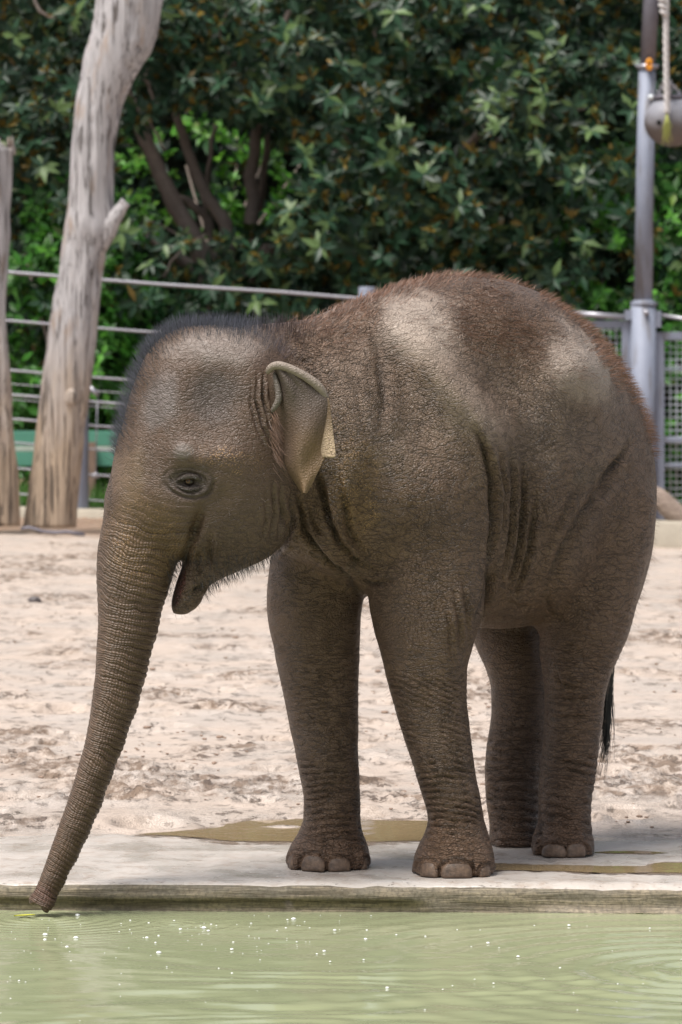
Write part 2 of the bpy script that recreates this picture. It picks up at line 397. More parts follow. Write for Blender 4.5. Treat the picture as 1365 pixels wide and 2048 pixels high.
# ================================================================ fence, posts, gates
GALV = NT('galvanised_steel'); v = GALV.coord()
c_ = GALV.mix(GALV.noise(v, 5, 5, .6), (.185, .205, .265), (.275, .30, .375)); c_ = GALV.mix(GALV.ramp(GALV.noise(GALV.coord((6, 6, 1)), 2.0, 4), [(.52, 0.0), (.66, .7)]), c_, (.13, .115, .11))
GALV.P(Base_Color=c_, Metallic=.1, Roughness=.62, Normal=GALV.bump(GALV.noise(v, 40, 3), .15, .004)); GALV = GALV.m
STEEL = simple('bright_steel', (.34, .335, .37), .35, .55, .15)
DARKST = simple('dark_steel', (.16, .15, .175), .5, .4)
WIRE = simple('wire', (.55, .58, .62), .45, .3)
def zg(px, Y=FY): return float(terrain(WX(px, Y), Y))
fence = empty('cable_fence', (WX(735, FY), FY, zg(735)))
tag(fence, 'steel cable fence with grey posts running behind the elephant', 'fence')
SL = 0.0735
def cable_z(px, r): return WZ(r+SL*(px-250), FY)
for k, (r, rad, pend) in enumerate([(561, .017, 1262), (658, .013, 735), (757, .012, 735), (784, .005, 735), (806, .013, 735), (815, .005, 735), (854, .012, 735), (901, .009, 735), (952, .011, 735), (1003, .009, 735)]):
    ps = []
    for px in np.linspace(-260, pend, 14):
        ps.append((WX(px, FY), FY, cable_z(px, r)-.012*math.sin((px % 575)/575*math.pi)))
    o = mesh_ob('cable', *tube(ps, [rad]*len(ps), 8), STEEL); keep(o, fence)
def cyl(px, z0, z1, r, Y=FY, n=20, r2=None):
    x = WX(px, Y); return tube([(x, Y, z0), (x, Y, z1)], [r, r2 or r], n)
for px, top, r in ((160, 540, .085), (735, 574, .085)):
    x = WX(px, FY); zt = WZ(top, FY)
    o = mesh_ob('post', *cyl(px, zg(px)-.1, zt, r), GALV); bevel(o, .01); keep(o, fence)
    cp = mesh_ob('post_cap', *merge([cyl(px, zt, zt+.05, r*1.2), cyl(px, zt+.05, zt+.075, r*1.2, r2=r*.6)]), GALV); bevel(cp, .008); cp.parent = o; cp.matrix_parent_inverse = o.matrix_parent_inverse
# tensioner and slack wire at the left post
x = WX(195, FY)
o = mesh_ob('tensioner', *tube([(WX(181, FY), FY-.1, WZ(770, FY)), (WX(190, FY), FY-.12, WZ(783, FY)), (WX(199, FY), FY-.12, WZ(790, FY))], [.012, .025, .02], 10), STEEL); keep(o, fence)
o = mesh_ob('tension_wire', *tube([(WX(197, FY), FY-.1, WZ(788, FY)), (WX(195, FY), FY-.1, WZ(860, FY)), (WX(193, FY), FY-.1, WZ(950, FY))], [.006]*3, 6), STEEL); keep(o, fence)
o = mesh_ob('wire_clamp', *tube([(WX(186, FY), FY-.1, WZ(955, FY)), (WX(193, FY), FY-.11, WZ(949, FY)), (WX(200, FY), FY-.1, WZ(955, FY))], [.012, .03, .012], 10), STEEL); keep(o, fence)

# tall pole on the right
zb = zg(1287); pole = empty('steel_pole', (WX(1287, FY), FY, zb)); tag(pole, 'tall grey steel pole with a collar and an orange shackle beside the mesh gate', 'pole')
zc = WZ(612, FY); zu = WZ(132, FY)
o = mesh_ob('lower_post', *cyl(1287, zb-.1, zc, .122, n=28), GALV); keep(o, pole)
o = mesh_ob('collar', *merge([cyl(1288, zc, zc+.035, .128, n=28), cyl(1288, zc+.035, zc+.055, .128, n=28, r2=.095)]), GALV); keep(o, pole)
o = mesh_ob('upper_post', *tube([(WX(1287, FY), FY, zc), (WX(1290, FY), FY, (zc+zu)/2), (WX(1295, FY), FY, zu)], [.088, .086, .082], 24), GALV); keep(o, pole)
ztop = WZ(-190, FY)
mast = mesh_ob('mast', *tube([(WX(1295, FY), FY, zu), (WX(1303, FY), FY, WZ(0, FY)), (WX(1314, FY), FY, ztop)], [.074, .076, .076], 24), DARKST); keep(mast, pole)
o = mesh_ob('clamp', *merge([cyl(1295, zu-.03, zu+.012, .098), tube([(WX(1272, FY), FY, zu+.0), (WX(1318, FY), FY, zu+.0)], [.016, .016], 8)]), STEEL); keep(o, pole)
o = mesh_ob('shackle', *tube([(WX(1297, FY)+.02*math.cos(t)*1.0, FY-.11, WZ(131, FY)+.05*math.sin(t)) for t in np.linspace(0, 6.1, 14)], [.015]*14, 8), simple('orange_paint', (.75, .30, .02), .4)); keep(o, pole)
o = mesh_ob('bolt', *tube([(WX(1301, FY), FY-.07, WZ(196, FY)), (WX(1301, FY), FY-.12, WZ(196, FY))], [.028, .024], 10), simple('bolt_white', (.7, .75, .78), .4)); keep(o, pole)
o = mesh_ob('bolt', *tube([(WX(1291, FY), FY-.11, WZ(626, FY)), (WX(1291, FY), FY-.15, WZ(626, FY))], [.028, .024], 10), STEEL); keep(o, pole)
BY = 34.0
o = mesh_ob('arm', *tube([(WX(1312, FY), FY, ztop-.1), (WX(1336, BY), BY-.3, ztop-.1)], [.05, .05], 12), DARKST); keep(o, pole)
o = mesh_ob('rail', *tube([(WX(1312, FY), FY, WZ(629, FY)), (WX(1480, FY), FY, WZ(655, FY))], [.02, .02], 10), STEEL); keep(o, pole)
o = mesh_ob('cable_end', *tube([(WX(1145, FY), FY-.01, cable_z(1145, 561)), (WX(1262, FY), FY-.01, cable_z(1262, 561))], [.028, .028], 10), STEEL); keep(o, fence)
for q_ in ((1308, 1322, 655, 622), (1250, 1266, 640, 620)):
    o = mesh_ob('bracket', *box(WX(q_[0], FY), WX(q_[1], FY), FY-.05, FY+.05, WZ(q_[2], FY), WZ(q_[3], FY)), GALV, smooth=False); keep(o, pole)

# mesh gates either side of it
def gate(x0, x1, zt, zb_, rails, label, group, cell=.062):
    g = empty('mesh_gate', ((x0+x1)/2, FY+.05, zb_)); tag(g, label, 'gate', group)
    w_ = .085
    for a in (x0, x1-w_):
        o = mesh_ob('stile', *box(a, a+w_, FY+.01, FY+.09, zb_, zt), GALV, smooth=False); bevel(o, .008); keep(o, g)
    for zr, h_ in [(zt-.075, .075), (zb_+.02, .07)]+rails:
        o = mesh_ob('rail', *box(x0+w_, x1-w_, FY+.02, FY+.08, zr, zr+h_), GALV, smooth=False); bevel(o, .008); keep(o, g)
    ps = []; r = .0055
    for x in np.arange(x0+w_, x1-w_, cell): ps.append(tube([(x, FY+.1, zb_), (x, FY+.1, zt)], [r, r], 5))
    for z_ in np.arange(zb_+.05, zt, cell): ps.append(tube([(x0, FY+.106, z_), (x1, FY+.106, z_)], [r, r], 5))
    o = mesh_ob('wire_mesh', *merge(ps), WIRE); o['kind'] = 'stuff'; keep(o, g)
    return g
gate(WX(1010, FY), WX(1262, FY), WZ(641, FY), zg(1130)+.06, [(WZ(905, FY), .045)], 'grey framed wire mesh gate between the pole and the elephant', 'mesh gates')
gate(WX(1312, FY), WX(1560, FY), WZ(664, FY), zg(1400)+.06, [(WZ(741, FY), .025), (WZ(885, FY), .05), (WZ(935, FY), .035)], 'grey framed wire mesh gate above the driftwood log', 'mesh gates')

# feeder ball on a rope
bx_, bz_ = WX(1345, BY), WZ(243, BY)
ball = empty('feeder_ball', (bx_, BY, bz_-.25)); tag(ball, 'round grey feeder ball with a black hole hanging by the pole', 'ball')
V, Fc = uvs(32, 20); V = np.array(V); V[:, 2] *= .90; V *= .256; V[:, 2] = np.minimum(V[:, 2], .205)
m = NT('ball_plastic'); v = m.coord(); sp = m.n('ShaderNodeSeparateXYZ'); m.L.new(v, sp.inputs[0])
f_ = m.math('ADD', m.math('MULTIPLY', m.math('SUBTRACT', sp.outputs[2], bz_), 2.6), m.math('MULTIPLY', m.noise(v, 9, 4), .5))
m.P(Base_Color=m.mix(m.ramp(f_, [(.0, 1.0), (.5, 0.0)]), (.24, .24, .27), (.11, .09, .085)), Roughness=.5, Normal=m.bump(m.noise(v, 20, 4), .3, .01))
o = mesh_ob('shell', V+np.array((bx_, BY, bz_)), Fc, m.m); keep(o, ball)
dirh = Vector((-.54, -.83, -.10)).normalized(); hp = Vector((bx_, BY, bz_))+Vector((dirh.x*.254, dirh.y*.254, dirh.z*.23))
o = mesh_ob('hole', *tube([hp-dirh*.02, hp+dirh*.004], [.024, .024], 16), simple('black_hole', (.004, .004, .004), .9)); keep(o, ball)
RX = WX(1334, BY-.3); RYY = BY-.3
o = mesh_ob('cap_plate', *tube([(bx_-.02, BY, bz_+.20), (bx_-.02, BY, bz_+.235)], [.16, .15], 20), DARKST); keep(o, ball)
for k in range(3):
    a = k*2.1+.5; p0 = Vector((bx_-.02+.13*math.cos(a), BY+.13*math.sin(a), bz_+.235)); p1 = Vector((RX, RYY, WZ(163, BY)))
    n = 7
    lk = []
    for i in range(n):
        c0 = p0.lerp(p1, i/n); c1 = p0.lerp(p1, (i+1)/n+.02); d = (c1-c0); s_ = d.cross(Vector((0, 1, .2) if i % 2 else (1, 0, .2))).normalized()*.018
        lk.append(tube([c0, c0+d*.2+s_, c0+d*.8+s_, c1, c0+d*.8-s_, c0+d*.2-s_, c0], [.006]*7, 6))
    o = mesh_ob('chain', *merge(lk), STEEL); keep(o, ball)
rope = empty('hanging_rope', (RX, RYY, WZ(292, RYY))); tag(rope, 'pale twisted rope with a frayed yellow end hanging past the feeder ball', 'rope')
ROPEM = simple('rope', (.50, .47, .46), .8, var=.35, scale=40)
zt_, zb2 = ztop-.1, WZ(226, RYY)
for k in range(3):
    ps = []
    for i in range(150):
        t = i/149; a = t*62+k*2.094; z_ = zt_+(zb2-zt_)*t; ps.append((RX+.013*math.cos(a)+.006*math.sin(t*7), RYY+.013*math.sin(a), z_))
    o = mesh_ob('strand', *tube(ps, [.0165]*150, 7), ROPEM); keep(o, rope)
ps = []
for i in range(110):
    t = i/109; a = t*46; ps.append((RX-.022+.014*math.cos(a)-.03*math.sin(min(1, t)*math.pi), RYY-.02+.014*math.sin(a), WZ(-60, RYY)+(WZ(34, RYY)-WZ(-60, RYY))*t))
o = mesh_ob('rope_tail', *tube(ps, [.022]*110, 7), ROPEM); keep(o, rope)
fr = np.random.default_rng(5); st = []
for k in range(40):
    a = fr.uniform(0, 6.28); s = fr.uniform(.01, .055); L_ = fr.uniform(.12, .31)
    st.append(tube([(RX, RYY, zb2+.02), (RX+.35*s*math.cos(a), RYY-.01+.3*s*math.sin(a), zb2-.45*L_), (RX+s*math.cos(a), RYY-.02+s*math.sin(a), zb2-L_)], [.004, .004, .002], 5))
o = mesh_ob('frayed_end', *merge(st), simple('straw', (.34, .36, .10), .7)); o['kind'] = 'stuff'; keep(o, rope)

# concrete strip below the fence
CONC = simple('old_concrete', (.36, .315, .25), .75, var=.35, scale=6, bump=.5, bd=.01)
def strip(px0, px1, Y, h, d, mat):
    x0, x1 = WX(px0, Y), WX(px1, Y); n = 60; V = []; Fc = []
    for i in range(n+1):
        x = x0+(x1-x0)*i/n; zz_ = float(terrain(x, Y)); w_ = .012*mnoise.noise((x*2, 0, 3))
        V += [(x, Y-d/2+w_, zz_-.1), (x, Y-d/2+.02+w_, zz_+h-.02), (x, Y-d/2+.05+w_, zz_+h), (x, Y+d/2, zz_+h), (x, Y+d/2, zz_-.1)]
    for i in range(n):
        for j in range(4): a = i*5+j; Fc.append((a, a+5, a+6, a+1))
    return V, Fc
o = mesh_ob('fence_footing', *strip(-200, 1120, FY, .09, .45, CONC), CONC); tag(o, kind='structure')
o = mesh_ob('fence_footing', *strip(1165, 1600, 33.2, .22, .6, CONC), CONC); tag(o, kind='structure')

# driftwood log on the right
WOODD = NT('driftwood'); v = WOODD.coord()
WOODD.P(Base_Color=WOODD.mix(WOODD.noise(WOODD.coord((6, 6, 18)), 3, 5, .65), (.09, .06, .045), (.42, .33, .27)), Roughness=.8, Normal=WOODD.bump(WOODD.noise(WOODD.coord((4, 4, 20)), 3, 5), .8, .02)); WOODD = WOODD.m
lg = empty('driftwood_log', (WX(1370, 33.3), 33.3, zg(1370, 33.3)+.2)); tag(lg, 'weathered driftwood log slanting down beside the mesh gate', 'log')
ps = [(WX(1296, 33.4), 33.4, WZ(975, 33.4)), (WX(1316, 33.3), 33.3, WZ(990, 33.3)), (WX(1340, 33.3), 33.3, WZ(1022, 33.3)), (WX(1375, 33.3), 33.3, WZ(1046, 33.3)), (WX(1470, 33.3), 33.3, WZ(1058, 33.3))]
V, Fc = tube(ps, [.045, .085, .10, .105, .10], 16); V = np.array([tuple(q) for q in V]); V += .03*fbm(V*5, 3, 3)[:, None]*np.array((1, 1, 1))
o = mesh_ob('trunk', V, Fc, WOODD); md = o.modifiers.new('s', 'SUBSURF'); md.levels = 2; md.render_levels = 2; keep(o, lg)
ps = [(WX(1290, 33.3), 33.3, WZ(1058, 33.3)), (WX(1330, 33.2), 33.2, WZ(1060, 33.2)), (WX(1400, 33.2), 33.2, WZ(1068, 33.2))]
V, Fc = tube(ps, [.05, .07, .06], 14); o = mesh_ob('branch', V, Fc, WOODD); md = o.modifiers.new('s', 'SUBSURF'); md.levels = 2; md.render_levels = 2; keep(o, lg)

# ================================================================ two dead trunks on the left
m = NT('dead_wood'); sp = m.n('ShaderNodeSeparateXYZ'); v = m.coord(); m.L.new(v, sp.inputs[0])
gr = m.noise(m.coord((26, 26, .9)), 1.6, 7, .66, .5); n2 = m.noise(m.coord((5, 5, 1.6)), 1.2, 5, .6)
grey = m.mix(gr, (.20, .19, .195), (.66, .625, .63)); tan = m.mix(gr, (.21, .15, .105), (.64, .50, .37))
hgt = m.ramp(m.math('ADD', m.math('MULTIPLY', sp.outputs[2], .28), m.math('MULTIPLY', n2, .7)), [(.62, 0.0), (1.05, 1.0)])
c = m.mix(hgt, tan, grey); ck = m.ramp(m.noise(m.coord((19, 19, .55)), 1.7, 5, .62, .8), [(.38, 1.0), (.44, 0.0)])
c = m.mix(m.math('MULTIPLY', ck, .85), c, (.06, .045, .036))
c = m.mix(m.ramp(n2, [(.56, 0.0), (.70, .65)]), c, (.34, .225, .14))
m.P(Base_Color=c, Roughness=.8, Normal=m.bump(m.math('SUBTRACT', gr, ck), .8, .02)); DEAD = m.m
def trunk_rows(rows, Y, sides=44, seed=0, step=9):
    R = np.array(rows, float); pyv = np.arange(R[0, 0], R[-1, 0]+1, step)
    L_ = np.interp(pyv, *hermite(R[:, 0], R[:, 1])); Rr = np.interp(pyv, *hermite(R[:, 0], R[:, 2])); V = []; Fc = []
    for py, l, r in zip(pyv, L_, Rr):
        cx = WX((l+r)/2, Y); rx = (r-l)/2*Y/F; z_ = WZ(py, Y)
        for k in range(sides):
            a = 2*math.pi*k/sides; V.append((cx+rx*math.cos(a), Y+rx*.85*math.sin(a), z_))
    V = np.array(V); ctr = np.repeat(V.reshape(len(pyv), sides, 3).mean(1), sides, 0); d = V-ctr; d[:, 2] = 0
    g = fbm(np.stack([V[:, 0]*9, V[:, 1]*9, V[:, 2]*.9], 1)+seed, 4, 51+seed); g2 = 1-np.abs(fbm(np.stack([V[:, 0]*7, V[:, 1]*7, V[:, 2]*.5], 1)+seed, 2, 57+seed))*2
    V = V+d*(.13*g-.16*np.maximum(0, g2-.72)/.28)[:, None]
    n = len(pyv)
    for i in range(n-1):
        for k in range(sides):
            k2 = (k+1) % sides; Fc.append((i*sides+k, (i+1)*sides+k, (i+1)*sides+k2, i*sides+k2))
    Fc.append(tuple(range(sides))); Fc.append(tuple((n-1)*sides+k for k in range(sides-1, -1, -1)))
    return V, Fc
TY = 33.2
dt = empty('dead_tree', (WX(100, TY), TY, gz_at(WX(100, TY), TY))); tag(dt, 'bare grey forked tree trunk with a broken branch stub on its side', 'tree trunk', 'dead trunks by the fence')
o = mesh_ob('trunk', *trunk_rows([(-25, 198, 318), (0, 194, 321), (35, 188, 318), (65, 182, 312), (100, 173, 301), (150, 163, 277), (200, 153, 252), (250, 146, 237), (300, 141, 230), (400, 136, 228), (450, 129, 232), (500, 122, 216), (560, 112, 205), (600, 105, 200), (700, 92, 190), (800, 80, 178), (900, 68, 165), (1000, 55, 155), (1062, 47, 150)], TY, seed=1), DEAD); keep(o, dt)
o = mesh_ob('limb', *trunk_rows([(-130, 205, 262), (-60, 198, 270), (0, 191, 274), (40, 187, 280), (80, 196, 268), (130, 215, 245), (170, 222, 232)], TY-.02, seed=2), DEAD); keep(o, dt)
o = mesh_ob('limb', *trunk_rows([(-130, 308, 350), (-60, 292, 338), (0, 279, 327), (50, 264, 318), (100, 246, 299), (150, 232, 268), (210, 215, 230)], TY-.03, seed=3), DEAD); keep(o, dt)
V, Fc = tube([(WX(186, TY), TY+.02, WZ(505, TY)), (WX(212, TY), TY-.02, WZ(462, TY)), (WX(231, TY), TY-.05, WZ(434, TY)), (WX(246, TY), TY-.07, WZ(414, TY)), (WX(252, TY), TY-.075, WZ(405, TY))], [.10, .10, .072, .052, .05], 26)
V = np.array([tuple(q) for q in V]); V += .030*fbm(V*9, 3, 8)[:, None]
o = mesh_ob('branch_stub', V, Fc, DEAD, smooth=False); keep(o, dt)
V, Fc = uvs(18, 12); V = np.array(V)*np.array((.055, .03, .075)); V *= (1+.2*fbm(V*20, 2, 4))[:, None]
o = mesh_ob('knot', V+np.array((WX(146, TY), TY-.185, WZ(795, TY))), Fc, DEAD); keep(o, dt)
T2 = 33.0
d2 = empty('dead_tree', (WX(0, T2), T2, gz_at(WX(0, T2), T2))); tag(d2, 'bare tan tree trunk snapped off short, beside the forked one', 'tree trunk', 'dead trunks by the fence')
o = mesh_ob('trunk', *trunk_rows([(296, -50, 27), (350, -55, 25), (450, -58, 22), (550, -62, 16), (620, -66, 12), (700, -66, 17), (780, -64, 24), (900, -62, 34), (1000, -60, 39), (1056, -58, 40)], T2, seed=5), DEAD); keep(o, d2)
fr = np.random.default_rng(9)
for k in range(9):
    px = -42+k*8.2; h_ = fr.uniform(5, 26)
    o = mesh_ob('splinter', *tube([(WX(px, T2), T2+fr.uniform(-.13, .1), WZ(306, T2)), (WX(px+fr.uniform(-2, 2), T2), T2, WZ(296-h_, T2))], [.035, .006], 7), DEAD); keep(o, d2)
# wire lying at the foot of the trunks
ps = [(WX(a, 32.8), 32.8, gz_at(WX(a, 32.8), 32.8)+.03+b) for a, b in ((42, .02), (60, .03), (85, .0), (110, -.01), (135, .0), (150, -.01), (170, -.02))]
o = mesh_ob('loose_cable', *tube(ps, [.016]*len(ps), 8), DARKST); tag(o, 'loose grey cable lying across the foot of the forked trunk', 'cable')
# green boards behind the fence
TEAL = simple('green_paint', (.085, .27, .19), .55, var=.2, scale=3); PALE = simple('pale_board', (.40, .47, .40), .6); 
bf = empty('board_fence', (WX(100, 37.6), 37.6, .3)); tag(bf, 'low green painted board fence seen through the cables', 'fence')
for (a, b, mt_) in ((862, 892, TEAL), (892.5, 903, PALE), (903.5, 932, TEAL)):
    o = mesh_ob('board', *box(WX(-250, 37.6), WX(560, 37.6), 37.6, 37.64, WZ(b, 37.6), WZ(a, 37.6)), mt_, smooth=False); bevel(o, .006); keep(o, bf)
for px in (-60, 182, 420):
    o = mesh_ob('stake', *box(WX(px-9, 37.55), WX(px+9, 37.55), 37.5, 37.58, .2, WZ(884, 37.6)), simple('stake', (.22, .15, .11), .8), smooth=False); keep(o, bf)
# ================================================================ trees and shrubs behind the fence
LS = np.array((0.0, .48, 1.0)); LW = np.array((.22, 1.0, .10)); NL = len(LS)
def leaves(base, dirs, ups, length, width, droop=.25, fold=.25):
    """many leaves as one array: base (n,3), dirs along the blade, ups face normal; 5 rows of 3 points"""
    n = len(base); dirs = dirs/np.linalg.norm(dirs, axis=1)[:, None]
    s = np.cross(dirs, ups); s /= np.linalg.norm(s, axis=1)[:, None]+1e-9; u = np.cross(s, dirs)
    V = np.empty((n, NL, 3, 3))
    for i in range(NL):
        c = base+dirs*(LS[i]*length)[:, None]-u*(droop*LS[i]**2*length)[:, None]
        w = (LW[i]*width*.5)[:, None]
        V[:, i, 0] = c-s*w+u*w*fold; V[:, i, 1] = c; V[:, i, 2] = c+s*w+u*w*fold
    k = np.arange(n)[:, None]*3*NL; q = []
    for i in range(NL-1):
        for j in range(2):
            a = i*3+j; q.append(k+np.array([[a, a+1, a+4, a+3]]))
    return V.reshape(-1, 3), np.concatenate(q)
def leaf_mat(name, rough=.32, trans=.06):
    m = NT(name); v = m.coord(); c = m.attr('tint', 'Color')
    m.P(Base_Color=m.mix(m.noise(v, 30, 3), m.mix(1, c, (.75, .75, .75), 'MULTIPLY'), m.mix(1, c, (1.25, 1.25, 1.2), 'MULTIPLY')), Roughness=rough)
    m.b.inputs['Specular IOR Level'].default_value = .27
    t = m.n('ShaderNodeBsdfTranslucent'); m.L.new(m.mix(1, c, (1.3, 1.6, .7), 'MULTIPLY'), t.inputs['Color'])
    mx = m.n('ShaderNodeMixShader', {0: trans}); m.L.new(m.b.outputs[0], mx.inputs[1]); m.L.new(t.outputs[0], mx.inputs[2]); m.L.new(mx.outputs[0], m.out.inputs['Surface'])
    return m.m
GLOSSY = leaf_mat('glossy_leaf', .40, .12); SOFT = leaf_mat('soft_leaf', .42, .22)
def unit(a): return a/(np.linalg.norm(a, axis=1)[:, None]+1e-9)
def rosettes(C, A, rng, L=(.10, .17), nl=10, wr=.40, cols=None, bud=.62):
    """whorls of long leaves at the tips of twigs"""
    n = len(C); B = []; D = []; U = []; LL = []; WW = []; T = []; rs = rng.uniform(.6, 1.4, n); rt = rng.uniform(.6, 1.45, n)[:, None]
    for k in range(nl):
        ang = 2*np.pi*(k+rng.uniform(-.25, .25, n))/nl*1.618*1.7
        h_ = unit(np.cross(A, np.array((.3, .2, .9))+rng.normal(size=(n, 3))*.05)); g_ = np.cross(A, h_)
        rad = h_*np.cos(ang)[:, None]+g_*np.sin(ang)[:, None]; el = rng.uniform(-.25, .75, n)[:, None]
        d = rad+A*el; B.append(C+rad*.012+A*rng.uniform(-.06, .02, n)[:, None]); D.append(d+rng.normal(size=(n, 3))*.12); U.append(A-rad*el*.6+rng.normal(size=(n, 3))*.2)
        l_ = rng.uniform(*L, n)*rs; LL.append(l_); WW.append(l_*wr*rng.uniform(.8, 1.2, n))
        ch = rng.uniform(0, 1, n)[:, None]; base = np.array(cols[0])*rng.uniform(.6, 1.4, n)[:, None]*rt
        base = np.where(ch > .80, np.array(cols[1])*rng.uniform(.7, 1.3, n)[:, None], base); base = np.where(ch > .985, np.array(cols[2])*rng.uniform(.6, 1.3, n)[:, None], base); T.append(base)
    has = rng.uniform(0, 1, n) < bud
    for k in range(7):
        q = np.where(has)[0]; m_ = len(q); a = A[q]+rng.normal(size=(m_, 3))*.42; B.append(C[q]); D.append(a); U.append(rng.normal(size=(m_, 3))); l_ = rng.uniform(.06, .14, m_); LL.append(l_); WW.append(l_*.34)
        T.append(np.array((.19, .135, .032))*rng.uniform(.5, 1.3, m_)[:, None])
    V, Q = leaves(np.concatenate(B), np.concatenate(D), np.concatenate(U), np.concatenate(LL), np.concatenate(WW), .22, .22)
    return V, Q, np.repeat(np.concatenate(T), 3*NL, 0)
def crown_ob(name, V, Q, T, mat, parent, stuff=True):
    o = mesh_ob(name, V, Q, mat); vattr(o, 'tint', T); keep(o, parent)
    if stuff: o['kind'] = 'stuff'
    return o
LEAFM = {}
def leaf_objs(parent, C, A, rng, n, L, wr, cols, mat, key):
    """the leaves that show largest, each an object of its own; they share a few meshes"""
    if key not in LEAFM:
        ms = []
        for k in range(6):
            V, Q = leaves(np.zeros((1, 3)), np.array(((1., 0, .05),)), np.array(((0., 0, 1),)), np.array([1.0]), np.array([wr*(.85+.06*k)]), .12+.06*k, .25)
            o = mesh_ob('leaf', V, Q, mat); vattr(o, 'tint', np.tile(np.array(cols[0] if k < 4 else cols[1])*(.6+.25*k), (3*NL, 1))); ms.append(o.data); bpy.data.objects.remove(o)
        LEAFM[key] = ms
    per = 8; got = 0
    for i in range(len(C)):
        a = Vector(A[i]).normalized(); h_ = a.cross(Vector((.3, .2, .9))).normalized(); g_ = a.cross(h_)
        for k in range(per):
            if got >= n: return
            t = 2*math.pi*k/per+rng.uniform(-.3, .3); rad = h_*math.cos(t)+g_*math.sin(t); d = (rad+a*rng.uniform(-.2, .7)).normalized()
            s_ = d.cross(a).normalized(); u = s_.cross(d); l_ = rng.uniform(*L)
            M = Matrix((d, -s_, u)).transposed().to_4x4(); M = Matrix.Translation(Vector(C[i])-Vector(parent.location)) @ M @ Matrix.Scale(l_, 4)
            o = bpy.data.objects.new('leaf', LEAFM[key][int(rng.integers(0, 6))]); COL.objects.link(o); o.parent = parent; o.matrix_local = M; got += 1
BARK = NT('bark'); v = BARK.coord()
BARK.P(Base_Color=BARK.mix(BARK.noise(v, 7, 6, .65), (.11, .088, .075), (.33, .265, .23)), Roughness=.8, Normal=BARK.bump(BARK.noise(v, 22, 5), .6, .02)); BARK = BARK.m
def limb(parent, name, pts_, r0, r1, seed=0, par2=None):
    r0, r1 = r0*.6, r1*.6; P = [Vector(W(a, b, c)) for a, b, c in pts_]; n = 6*(len(P)-1); Q = []
    for i in range(n+1):
        t = i/n*(len(P)-1); j = min(int(t), len(P)-2); f = t-j
        p0, p1, p2, p3 = P[max(j-1, 0)], P[j], P[j+1], P[min(j+2, len(P)-1)]
        Q.append(.5*((2*p1)+(p2-p0)*f+(2*p0-5*p1+4*p2-p3)*f*f+(3*p1-p0-3*p2+p3)*f**3)+Vector((mnoise.noise((i*.5, seed, 1)), mnoise.noise((i*.5, seed, 5)), 0))*.03)
    V, Fc = tube(Q, [(r0+(r1-r0)*i/n)*(1+.12*mnoise.noise((i*.7, seed, 9))) for i in range(n+1)], 12)
    o = mesh_ob(name, V, Fc, BARK); keep(o, parent); return o
MAGC = [(.020, .051, .026), (.056, .090, .031), (.16, .105, .026)]
rng = np.random.default_rng(31)
def sample(n, x0, x1, y0, y1, z0, z1, hole=None, clump=1.1, thr=-.12):
    out = []
    while sum(len(o) for o in out) < n:
        p = rng.uniform((x0, y0, z0), (x1, y1, z1), (4*n, 3)); k = fbm(p*clump, 2, 71) > thr
        if hole is not None: k &= ~hole(p)
        out.append(p[k])
    return np.concatenate(out)[:n]
# open heart of the big tree, where its limbs show
def heart(p):
    px = CX+p[:, 0]*F/p[:, 1]; x, y, z = p[:, 0], p[:, 1], p[:, 2]
    return (((x+1.42)/1.02)**2+((z-3.86)/.66)**2+.35*fbm(p*2.3, 2, 5) < 1.0) & (y < 42.5)
def outward(p, c): return unit(unit(p-np.array(c))*np.array((.6, .55, .35))+np.array((0, -.75, .42))+rng.normal(size=p.shape)*.38)

t1 = empty('magnolia_tree', (WX(430, 40), 40, .3)); tag(t1, 'large dark evergreen tree with leaning bare limbs showing in its open heart', 'tree', 'evergreen trees behind the fence')
for k, (nm, pts_, a, b) in enumerate([
    ('trunk', [(450, 1010, 40.2), (445, 760, 40.2), (440, 560, 40.1), (430, 480, 40.1)], .30, .22),
    ('limb', [(440, 600, 40), (395, 490, 39.9), (345, 400, 39.8), (300, 300, 39.8), (255, 190, 39.9), (225, 60, 40)], .19, .09),
    ('limb', [(450, 560, 40.2), (455, 460, 40.2), (410, 385, 40.2), (375, 300, 40.3), (340, 180, 40.4)], .15, .07),
    ('limb', [(430, 590, 39.7), (390, 540, 39.6), (330, 495, 39.5), (275, 455, 39.5), (230, 420, 39.4), (120, 360, 39.2)], .12, .05),
    ('limb', [(440, 560, 40.5), (420, 450, 40.6), (380, 405, 40.7), (335, 370, 40.8), (270, 200, 41)], .08, .05),
    ('limb', [(455, 600, 40.3), (500, 470, 40.5), (505, 330, 40.7), (525, 200, 40.8)], .15, .09),
    ('limb', [(460, 600, 40.3), (550, 480, 40.2), (600, 410, 40), (645, 350, 39.8), (700, 260, 39.8)], .15, .06),
    ('limb', [(410, 470, 40.6), (418, 330, 40.7), (430, 250, 40.8)], .05, .04), ('limb', [(520, 420, 41), (530, 330, 41), (545, 200, 41)], .07, .06),
    ('branch', [(330, 555, 39.0), (345, 520, 39.0), (380, 490, 39.0), (415, 468, 39.1)], .022, .014),
    ('branch', [(420, 500, 39.6), (360, 470, 39.5), (300, 440, 39.4)], .03, .015),
    ('branch', [(470, 130, 39.2), (440, 70, 39), (465, 10, 38.8)], .04, .02), ('branch', [(60, -20, 38.6), (78, 18, 38.5), (110, 40, 38.5)], .035, .025), ('branch', [(20, 240, 38.9), (70, 215, 38.9), (110, 190, 39)], .025, .02),
    ('branch', [(250, 200, 39.4), (290, 230, 39.3), (330, 300, 39.2)], .035, .02), ('branch', [(290, 140, 39.2), (300, 180, 39.2), (315, 210, 39.2)], .03, .03)]):
    limb(t1, nm, pts_, a, b, k)
